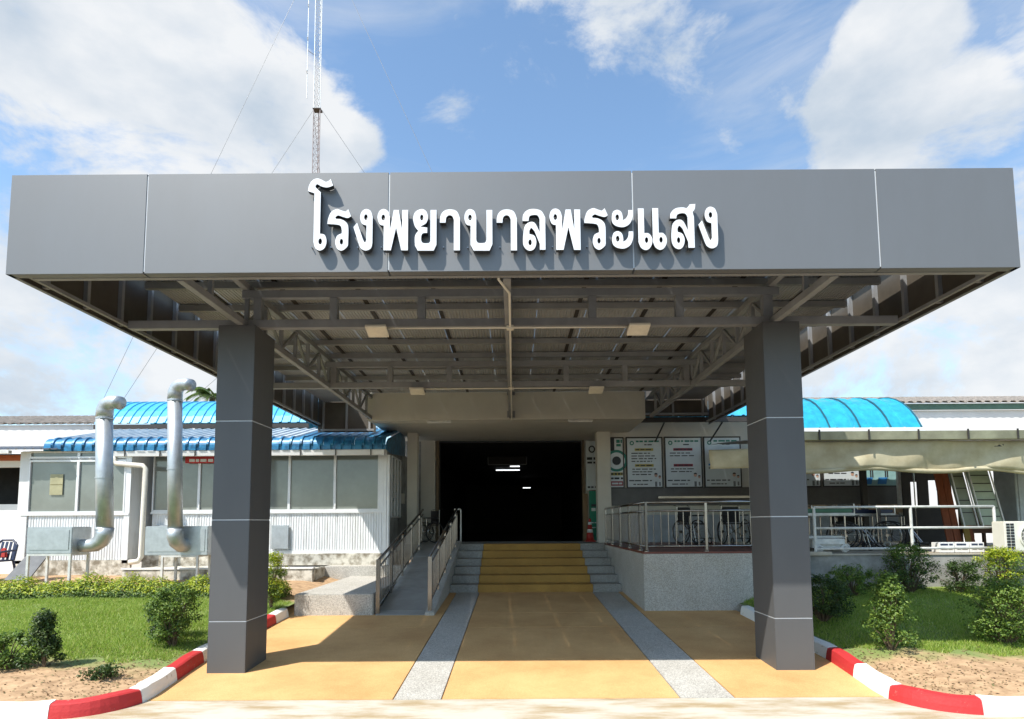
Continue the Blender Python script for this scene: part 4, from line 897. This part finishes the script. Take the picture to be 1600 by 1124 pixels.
wheelchair('black wheelchair behind the blue trolley near the counter',(7.5,6.3,1.205),-.4)
def trolley(label, loc, rz, pad):
    t = thing('stretcher_trolley', label, 'trolley', loc, rz, 'stretcher trolleys', local=True)
    MB().box(-.85,.85,-.29,.29,.76,.84).build('mattress', pad, t, bevel=.02); MB().box(-.88,.88,-.31,.31,.70,.755).build('bed_frame', WSTEEL, t, bevel=.008)
    for sx in (-1,1):
        for sy in (-1,1):
            MB().tube([(sx*.7,sy*.25,.16),(sx*.7,sy*.25,.70)], .016, 8).build('leg', STAIN, t); ring(MB(), (sx*.7,sy*.25,.085), .06,.022, 'y', 16).build('caster', BLACK if sy > 0 else WSTEEL, t)
        MB().tube([(sx*.88,-.28,.74),(sx*.88,-.28,.92),(sx*.88,.28,.92),(sx*.88,.28,.74)], .013, 8).build('end_rail', STAIN, t)
    for sy in (-1,1): MB().tube([(-.7,sy*.25,.28),(.7,sy*.25,.28)], .014, 8).build('stretcher_bar', WSTEEL, t)
    MB().box(-.65,.65,-.24,.24,.285,.31).build('tray', WSTEEL, t)
trolley('stretcher trolley with green mattress beside the right column',(5.75,4.75,1.205),.02,GREENV)
trolley('stretcher trolley with navy mattress in the middle of the walkway',(7.25,5.9,1.205),.0,NAVY)
t = thing('white_footstool', 'white wheeled step unit at the railing beside the right column', 'stool', (5.95,4.3,1.2)); MB().box(5.64,6.25,4.15,4.5,1.36,1.47).build('platform', WSTEEL, t, bevel=.01)
for x in (5.75,6.22): ring(MB(), (x,4.13,1.285), .055,.022,'y',16).build('wheel', WSTEEL, t)
MB().box(5.66,6.2,4.2,4.45,1.30,1.359).build('under_frame', WSTEEL, t)
ac = thing('outdoor_ac_unit', 'ivory outdoor air conditioner with round fan grille at the right edge', 'air conditioner', (9.3,3.7,1.2))
MB().box(8.82,9.62,3.60,3.90,1.24,1.78).build('casing', ACW, ac, bevel=.015)
fg = MB().lathe([(.235,0),(.235,.02),(.215,.028),(.205,.02),(.205,0)], (0,0,0), 36); fg.v = [(9.30+v[0],3.602-v[2],1.51+v[1]) for v in fg.v]; fg = fg.build('fan_ring', ACW, ac)
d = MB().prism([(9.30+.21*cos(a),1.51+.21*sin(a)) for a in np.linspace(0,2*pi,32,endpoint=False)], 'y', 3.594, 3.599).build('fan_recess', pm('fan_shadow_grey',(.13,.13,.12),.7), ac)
sp_ = MB()
for i in range(16):
    a = i*pi/8; sp_.tube([(9.30+.04*cos(a),3.585,1.51+.04*sin(a)),(9.30+.12*cos(a+.18),3.58,1.51+.12*sin(a+.18)),(9.30+.21*cos(a+.5),3.585,1.51+.21*sin(a+.5))], .0035, 5)
for R in (.09,.13,.17,.20): ring(sp_, (9.30,3.583,1.51), R,.0022,'y',32)
sp_.build('fan_grille', ACW, ac); hb = MB().lathe([(.04,0),(.035,.018)], (0,0,0), 18); hb.v = [(9.30+v[0],3.585-v[2],1.51+v[1]) for v in hb.v]; hb.build('fan_hub', ACW, ac)
for i in range(9):
    for k in range(2): MB().box(8.85+k*.075,8.91+k*.075,3.590,3.599,1.29+i*.052,1.325+i*.052).build('vent_slot', BLACK, ac)
for x in (8.95,9.5): MB().box(x-.04,x+.04,3.62,3.88,1.2,1.239).build('foot', DSTEEL, ac)
for i, (x, w, lab) in enumerate(((7.95,.28,'white carton on the walkway edge nearest the railing post'),(8.25,.26,'white carton in the middle of the row on the walkway edge'),(8.53,.26,'white carton on the walkway edge nearest the air conditioner'))):
    t = thing('carton', lab, 'box', (x+w/2,4.15,1.2), group='cartons on the walkway'); MB().box(x,x+w,4.06,4.28,1.205,1.39).build('box_body', WWALL, t, bevel=.006)
    mb = MB(); words(mb, x+.02, x+w-.03, 1.355, .03, 0, 4.058); words(mb, x+.03, x+w-.04, 1.27, .02, 0, 4.058); mb.build('print', [NAVY], t, kind='stuff')
for i, (x, y, w, hgt, m_, lab, ln) in enumerate(((9.92,6.6,.16,1.75,ORNG,'orange-brown plank leaning left of the ochre plank',.02),(10.10,6.6,.15,1.80,ORNG,'darker orange-brown plank next to the ochre plank',.0),(10.27,6.5,.13,1.45,OCHR,'ochre plank leaning behind the railing',.05),(10.42,6.6,.14,1.70,ORNG,'orange-brown plank right of the ochre plank',-.03))):
    t = thing('leaning_plank', lab, 'plank', (x,y,1.2), group='planks leaning on the walkway'); MB().hexa([(x,y,1.205),(x+w,y,1.205),(x+w,y+.03,1.205),(x,y+.03,1.205),(x+ln,y+.35,1.2+hgt),(x+w+ln,y+.35,1.2+hgt),(x+w+ln,y+.38,1.2+hgt),(x+ln,y+.38,1.2+hgt)]).build('board', m_, t)
def bedboard(label, x, y, w, zb, hgt, ln, m_, slots):
    t = thing('bed_board', label, 'bed board', (x,y,zb), group='upended bed boards'); b = MB().hexa([(x,y,zb),(x+w,y,zb),(x+w,y+.06,zb),(x,y+.06,zb),(x-ln,y+.2,zb+hgt),(x+w-ln,y+.2,zb+hgt),(x+w-ln,y+.26,zb+hgt),(x-ln,y+.26,zb+hgt)]).build('panel', m_, t, bevel=.012)
    for i in range(slots):
        f = (i+1)/(slots+1); MB().hexa([(x+.03-ln*f,y+.2*f-.006,zb+hgt*f),(x+w-.03-ln*f,y+.2*f-.006,zb+hgt*f),(x+w-.03-ln*f,y+.2*f+.01,zb+hgt*f),(x+.03-ln*f,y+.2*f+.01,zb+hgt*f),(x+.03-ln*f,y+.2*f-.004,zb+hgt*f+.02),(x+w-.03-ln*f,y+.2*f-.004,zb+hgt*f+.02),(x+w-.03-ln*f,y+.2*f+.01,zb+hgt*f+.02),(x+.03-ln*f,y+.2*f+.01,zb+hgt*f+.02)]).build('slot', DSTEEL, b)
    for sx in (0,w): MB().tube([(x+sx,y-.04,zb-.05),(x+sx-ln*1.05,y+.17,zb+hgt*1.05)], .014, 8).build('side_rail', WSTEEL, t)
bedboard('narrow sage bed board upended beside the orange-brown planks', 9.12,5.0,.28,1.70,1.25,.10,pm('sage_dim',(.22,.24,.17),.5),4)
bedboard('wide sage bed board with dark slots upended left of the air conditioner', 9.46,4.95,.44,1.70,1.35,.14,SAGE,7)
t = thing('locker', 'pale grey steel locker at the right end of the walkway', 'locker', (10.9,6.2,1.2)); MB().box(11.05,11.95,6.0,6.6,1.2,3.1).build('cabinet', pm('locker_grey',(.42,.47,.48),.45,.1), t, bevel=.01); MB().box(11.11,11.48,5.985,5.999,1.3,3.0).build('door', MATS['locker_grey'], t); MB().box(11.52,11.89,5.985,5.999,1.3,3.0).build('door', MATS['locker_grey'], t)
t = thing('dark_partition', 'dark partition with two narrow bright openings left of the planks', 'partition', (10.6,8.3,1.2))
for a in ((10.05,11.3,1.2,2.18),(10.05,10.25,2.18,3.2),(10.44,10.71,2.18,3.2),(10.96,11.3,2.18,3.2),(10.25,10.44,2.80,3.2),(10.71,10.96,2.84,3.2)): MB().box(a[0]+.001,a[1]-.001,8.3,8.36,a[2],a[3]-.001).build('panel', DSTEEL, t)
MB().tube([(10.9,8.28,2.6),(10.98,8.24,2.5),(10.96,8.24,2.3)], .015, 8).build('handle', BLACK, t)
t = thing('wooden_desk', 'brown wooden desk between the wide bed board and the grey locker', 'desk', (10.8,7,1.2))
MB().box(10.62,11.3,6.8,7.3,2.06,2.11).build('top', pm('desk_brown',(.17,.08,.045),.6), t, bevel=.006); MB().box(10.66,11.26,6.85,7.25,1.5,2.059).build('drawers', MATS['desk_brown'], t)
for x in (10.68,11.22):
    for y in (6.87,7.22): MB().box(x-.03,x+.03,y-.03,y+.03,1.2,1.499).build('leg', MATS['desk_brown'], t)
t = thing('steel_drip_stand', 'thin steel drip stand in front of the dark partition', 'stand', (9.9,7.4,1.2))
MB().tube([(9.75,7.4,1.22),(9.75,7.4,3.0)], .014, 8).build('pole', STAIN, t); MB().tube([(9.62,7.4,2.96),(9.75,7.4,3.0),(9.88,7.4,2.96)], .008, 6).build('hook', STAIN, t)
for k in range(5): MB().tube([(9.75,7.4,1.25),(9.75+.28*cos(k*1.257),7.4+.28*sin(k*1.257),1.22)], .012, 6).build('foot', STAIN, t)
x = 8.75
t = thing('walkway_post', 'dark steel post dividing the two rightmost posters', 'post', (x,7.8,1.2)); MB().box(x-.06,x+.06,7.74,7.86,1.2,3.75).build('shaft', DSTEEL, t); MB().box(x-.1,x+.1,7.7,7.9,1.2,1.23).build('base_plate', DSTEEL, t)
t = thing('thin_pipes', 'pair of thin pale pipes rising left of the right column', 'pipe', (5.15,5.5,1.26))
for x in (5.02,5.10): MB().tube([(x,5.5,1.262),(x,5.5,3.2)], .018, 8).build('pipe', WSTEEL, t)

# ------------------------------------------------------------------ mast
ms = thing('radio_mast', 'tall slim guyed lattice radio mast behind the canopy', 'mast', (-13.6,33,0))
mx, my, s3 = -13.6, 33.0, .23
cor = [(mx-s3,my-.13),(mx+s3,my-.13),(mx,my+.27)]
def mast_section(z0, z1, mat):
    for c in cor: MB().tube([(c[0]-.003*(z0-28),c[1],z0),(c[0]-.003*(z1-28),c[1],z1)], .03, 6).build('leg', mat, ms)
    b = MB(); z = z0
    while z < z1-.4:
        for i in range(3):
            a, d = cor[i], cor[(i+1)%3]; k = -.003*(z-28); b.tube([(a[0]+k,a[1],z),(d[0]+k,d[1],z)], .012, 4); b.tube([(a[0]+k,a[1],z),(d[0]+k,d[1],z+.45)], .012, 4)
        z += .45
    b.build('lattice', mat, ms)
mast_section(0,30.8,MASTR); mast_section(30.85,46,MASTW)
MB().box(mx-.29,mx+.27,my-.2,my+.3,30.79,30.84).build('guy_plate', DSTEEL, ms)
a_ = MB(); a_.tube([(mx-.74,my-.1,31.6),(mx-.78,my-.1,46)], .03, 6); 
for z in (33.5,36.0,38.5,41,43.5): a_.tube([(mx-.75,my-.1,z-.1),(mx-.75,my-.25,z+.05),(mx-.75,my-.1,z+.2)], .025, 6)
a_.build('antenna', MASTW, ms)
for z in (35.0,39.4,43): MB().bar((mx-.76,my-.1,z+.2),(mx-.22,my-.1,z-.2),.03,.03).build('antenna_arm', DSTEEL, ms)
for p, q in (((mx,my,43.5),(-32,33,0)),((mx-.3,my,30.8),(-32.5,33,0)),((mx,my,17.5),(-33,33,0)),((mx+.0,my,44.2),(6.2,33,0)),((mx+.3,my,30.8),(7.0,33,0)),((mx-.3,my,30.8),(mx-.9,50,0))):
    MB().tube([p,q], .014, 5).build('guy_wire', WIRE, ms)

# ------------------------------------------------------------------ plants
def leaves_mesh(name, pts, nrm, size, mat, parent=None, asp=.5, fold=.25):
    n = len(pts); pts = np.asarray(pts); nrm = np.asarray(nrm); nrm = nrm/np.linalg.norm(nrm,axis=1,keepdims=True)
    r = rng.normal(size=(n,3)); u = np.cross(nrm, r); u /= np.linalg.norm(u,axis=1,keepdims=True); v = np.cross(nrm,u)
    s = (size*rng.uniform(.6,1.3,(n,1)))
    A = pts - u*s*.5; B = pts + v*s*asp*.5 + nrm*s*fold*.3; C = pts + u*s*.5 - nrm*s*.12; D = pts - v*s*asp*.5 + nrm*s*fold*.3
    V = np.stack([A,B,C,D],1).reshape(-1,3)
    off = ORG.get(parent.name, Vector((0,0,0))) if parent else Vector((0,0,0)); V = V - np.array(off)
    me = bpy.data.meshes.new(name); me.vertices.add(4*n); me.vertices.foreach_set('co', V.astype(np.float32).ravel())
    idx = np.arange(4*n).reshape(n,4); tri = np.concatenate([idx[:,[0,1,2]], idx[:,[0,2,3]]],1).reshape(-1,3)
    me.loops.add(6*n); me.loops.foreach_set('vertex_index', tri.ravel().astype(np.int32))
    me.polygons.add(2*n); me.polygons.foreach_set('loop_start', np.arange(0,6*n,3,dtype=np.int32)); me.polygons.foreach_set('loop_total', np.full(2*n,3,dtype=np.int32))
    me.materials.append(mat); me.update(calc_edges=True); me.validate()
    o = bpy.data.objects.new(name, me); COL.objects.link(o)
    if parent: o.parent = parent
    return o
def shrub(label, x, y, z, w, h, mat, n, shape='cone', size=.036, group='shrubs in the lawns', clumps=None, mat2=None):
    t = thing('shrub', label, 'shrub', (x,y,z), group=group); n = int(n*1.6)
    nc = clumps or max(16, int(46*h*w/.3)); C = []
    for i in range(nc):
        f = rng.uniform(.04,1)**.85; a = rng.uniform(0,2*pi)
        rr = (w/2)*(1.02-f*.85 if shape == 'cone' else sqrt(max(.05,1-(2*f-1)**2*.85)))*rng.uniform(.35,1.0)
        C.append((rr*cos(a), rr*sin(a), h*(.06+.88*f), rng.uniform(.045,.115)*(.7+.6*h)))
    C = np.array(C); st = MB()
    for c in C[::2]: st.tube([(x+c[0]*.1,y+c[1]*.1,z-.02),(x+c[0]*.45,y+c[1]*.45,z+c[2]*.6),(x+c[0],y+c[1],z+c[2])], [.010,.006,.003], 5)
    st.build('stem', BARK, t)
    k = rng.integers(0, nc, n); d = rng.normal(size=(n,3)); d /= np.linalg.norm(d,axis=1,keepdims=True); rad = rng.uniform(.25,1.05,(n,1))**.6
    P = C[k,:3] + d*rad*C[k,3:4]*np.array([1,1,.85]); P[:,2] = np.abs(P[:,2]); P += np.array([x,y,z])
    N_ = d*.7 + np.array([0,0,.6]) + rng.normal(size=(n,3))*.45
    if mat2:
        top = (d[:,2] > .15) | (P[:,2]-z > .75*h)
        leaves_mesh('young_foliage', P[top], N_[top], size, mat2, t); P, N_ = P[~top], N_[~top]
    leaves_mesh('foliage', P, N_, size, mat, t); return t
shrub('dark conical shrub in the left foreground lawn', -5.35,-.35,lzl(-.35),.46,.62,L_DK,2600,'cone')
shrub('loose light green shrub left of the dark conical one', -5.72,-.40,lzl(-.4),.50,.42,L_MD,1800,'round')
shrub('tall green shrub directly left of the left column', -4.42,.62,lzl(.6),.62,.80,L_MD,3600,'round',mat2=None)
shrub('dark shrub tucked behind the left column on its left', -4.75,1.0,lzl(1),.50,.62,L_DK,2200,'round')
shrub('narrow yellow green shrub right of the left column', -4.22,3.3,lzl(3.3),.45,.92,L_MD,2600,'round',mat2=L_YG)
shrub('flat sprig of weed on the bare soil beside the left kerb', -4.42,-.72,lzl(-.72),.42,.10,L_DK,500,'round',.035)
shrub('leafy conical shrub with pale tips beside the right kerb', 4.52,.05,lzr(0),.66,.92,L_MD,4600,'cone',mat2=L_MD)
shrub('big glossy shrub at the right edge of the right lawn', 6.05,.25,lzr(.2),.85,.82,L_MD,4600,'round',mat2=L_MD)
shrub('dark low shrub in the shade right of the right column', 4.45,1.5,lzr(1.5),.85,.62,L_DK,3600,'round')
shrub('shaded shrub at the foot of the walkway wall nearest the column', 5.75,3.1,lzr(3.1),.80,.52,L_MD,2600,'round')
shrub('tall dark shrub rising above the walkway wall', 6.85,3.3,lzr(3.3),.80,.85,L_DK,3600,'round',mat2=L_MD)
shrub('bushy dark shrub below the white cartons', 7.75,3.3,lzr(3.3),.75,.55,L_DK,2600,'round')
shrub('yellow green shrub with upright shoots below the air conditioner', 8.40,3.2,lzr(3.2),.80,.82,L_MD,3200,'round',mat2=L_YG)
shrub('yellow green shrub at the far right below the walkway', 9.15,2.9,lzr(2.9),.85,.60,L_MD,3000,'round',mat2=L_YG)
# hedge
hd = thing('hedge', 'low clipped yellow green hedge in front of the annex', 'hedge', (-7.3,4.3,lzl(4.2)))
n = 36000; x = rng.uniform(-11.4,-4.35,n); q = rng.uniform(0,1,n)**.55; ang = rng.uniform(0,pi,n)
bumpy = .95+.22*np.sin(x*4.1)*np.sin(x*1.7+.4)+.13*np.sin(x*9.3+1)+.08*np.sin(x*23)
P = np.stack([x, 4.35-.36*q*np.cos(ang)*1.0, .42+.40*q*np.sin(ang)**.8*bumpy+rng.normal(0,.02,n)],1); Nn = np.stack([rng.normal(0,.5,n), -np.cos(ang)+rng.normal(0,.4,n), np.sin(ang)+.4+rng.normal(0,.3,n)],1)
top = (q > .62) & (np.sin(ang) > .35) & (rng.uniform(0,1,n) < .8)
leaves_mesh('young_foliage', P[top], Nn[top], .05, L_YG, hd); leaves_mesh('foliage', P[~top], Nn[~top], .048, L_MD, hd)
stm = MB()
for i in range(60):
    xx = -11.3+i*.117; stm.tube([(xx,4.35,.38),(xx+.04,4.33,.55),(xx+.02,4.30,.70)], [.009,.006,.004], 5)
stm.build('stem', BARK, hd)
# grass
def grass(name, n, xr, yr, f, label, ok):
    x = rng.uniform(*xr, n); y = rng.uniform(*yr, n); keep = ok(x,y); x, y = x[keep], y[keep]; n = len(x)
    z = np.array([lawn_z(a_, b_, f) for a_, b_ in zip(x, y)])
    h = rng.uniform(.02,.055,n)*(1+.35*np.sin(x*2.1)*np.sin(y*1.7)); a = rng.uniform(0,2*pi,n); w = rng.uniform(.004,.007,n); ln = rng.normal(0,.5,(n,2))
    A = np.stack([x-np.cos(a)*w, y-np.sin(a)*w, z-.005],1); B = np.stack([x+np.cos(a)*w, y+np.sin(a)*w, z-.005],1); T = np.stack([x+ln[:,0]*h, y+ln[:,1]*h, z+h],1)
    V = np.stack([A,B,T],1).reshape(-1,3); me = bpy.data.meshes.new(name); me.vertices.add(3*n); me.vertices.foreach_set('co', V.astype(np.float32).ravel())
    me.loops.add(3*n); me.loops.foreach_set('vertex_index', np.arange(3*n,dtype=np.int32)); me.polygons.add(n); me.polygons.foreach_set('loop_start', np.arange(0,3*n,3,dtype=np.int32)); me.polygons.foreach_set('loop_total', np.full(n,3,dtype=np.int32))
    me.materials.append(L_GR); me.update(calc_edges=True); o = bpy.data.objects.new(name, me); COL.objects.link(o); return tag(o, label, 'grass', kind='stuff')
wob = lambda x, y: .22*np.sin(x*1.9)+.12*np.sin(x*4.7+1)+.08*np.sin(x*11)
grass('grass', 170000, (-11.5,-4.15), (-.9,4.1), lzl, 'short green grass of the left lawn', lambda x,y: (y > -.25+wob(x,y)+.55*np.clip((x+5.4)/1.1,0,1)) & (rng.uniform(0,1,len(x)) < .93))
grass('grass', 150000, (4.15,10.5), (-.9,3.8), lzr, 'short green grass of the right lawn', lambda x,y: (y > -.05+wob(x,y)+.1*np.clip((5.4-x)/1.1,0,1)) & (rng.uniform(0,1,len(x)) < .93))
# palm
pt = thing('palm_tree', 'palm crown showing between the duct top and the left column', 'palm tree', (-12.9,18,0))
MB().tube([(-12.9,18,0),(-12.85,18,3),(-12.8,18,5.2),(-12.75,18,7.2)], [.16,.13,.12,.11], 10).build('trunk', BARK, pt, smooth=True)
P = []; Nn = []; fr = MB()
for k in range(17):
    a = k*2*pi/17+.2; el = rng.uniform(.1,1.2); Ln = rng.uniform(1.2,1.7); prev = None; pts = []
    for i in range(9):
        s = i/8; pts.append((-12.75+cos(a)*Ln*s*cos(el), 18+sin(a)*Ln*s*cos(el), 7.2+Ln*s*sin(el)-.9*Ln*s*s*.8))
    fr.tube(pts, [.018-.0017*i for i in range(9)], 5)
    side = Vector((-sin(a),cos(a),0))
    for i in range(44):
        s = .12+.86*i/44; j = min(7,int(s*8)); p = Vector(pts[j]).lerp(Vector(pts[j+1]), s*8-j)
        for sg in (-1,1):
            q = p+side*sg*.30*(1.1-s*.6)+Vector((cos(a)*.12,sin(a)*.12,-.16)); w_ = Vector((cos(a)*.022,sin(a)*.022,.0))
            P.append((p-w_, p+w_, q))
fr.build('frond_rib', L_PM, pt); lm = MB()
for a, b, c in P: lm.add([a,b,c], [(0,1,2)])
lm.build('frond_leaflets', L_PM, pt)

# dry leaves and twigs on the bare soil by the kerbs
def litter(n, sgn, f):
    P = []
    while len(P) < n:
        y = rng.uniform(-1.4,.6); x = sgn*(-kerb_x(y)+.05+abs(rng.normal(0,.9))); P.append((x, y, lawn_z(x,y,f)+.006))
    return np.array(P)
LIT = leafmat('dry_leaf', [(.10,.06,.03), (.22,.14,.07), (.34,.25,.13), (.16,.17,.06)], .15, .8)
for sgn, f, lab in ((-1,lzl,'dry leaf litter on the soil of the left lawn'),(1,lzr,'dry leaf litter on the soil of the right lawn')):
    P = litter(900, sgn, f); Nn = np.array([0,0,1.0])+rng.normal(0,.35,P.shape)
    tag(leaves_mesh('leaf_litter', P, Nn, .032, LIT), lab, 'leaf litter', kind='stuff')
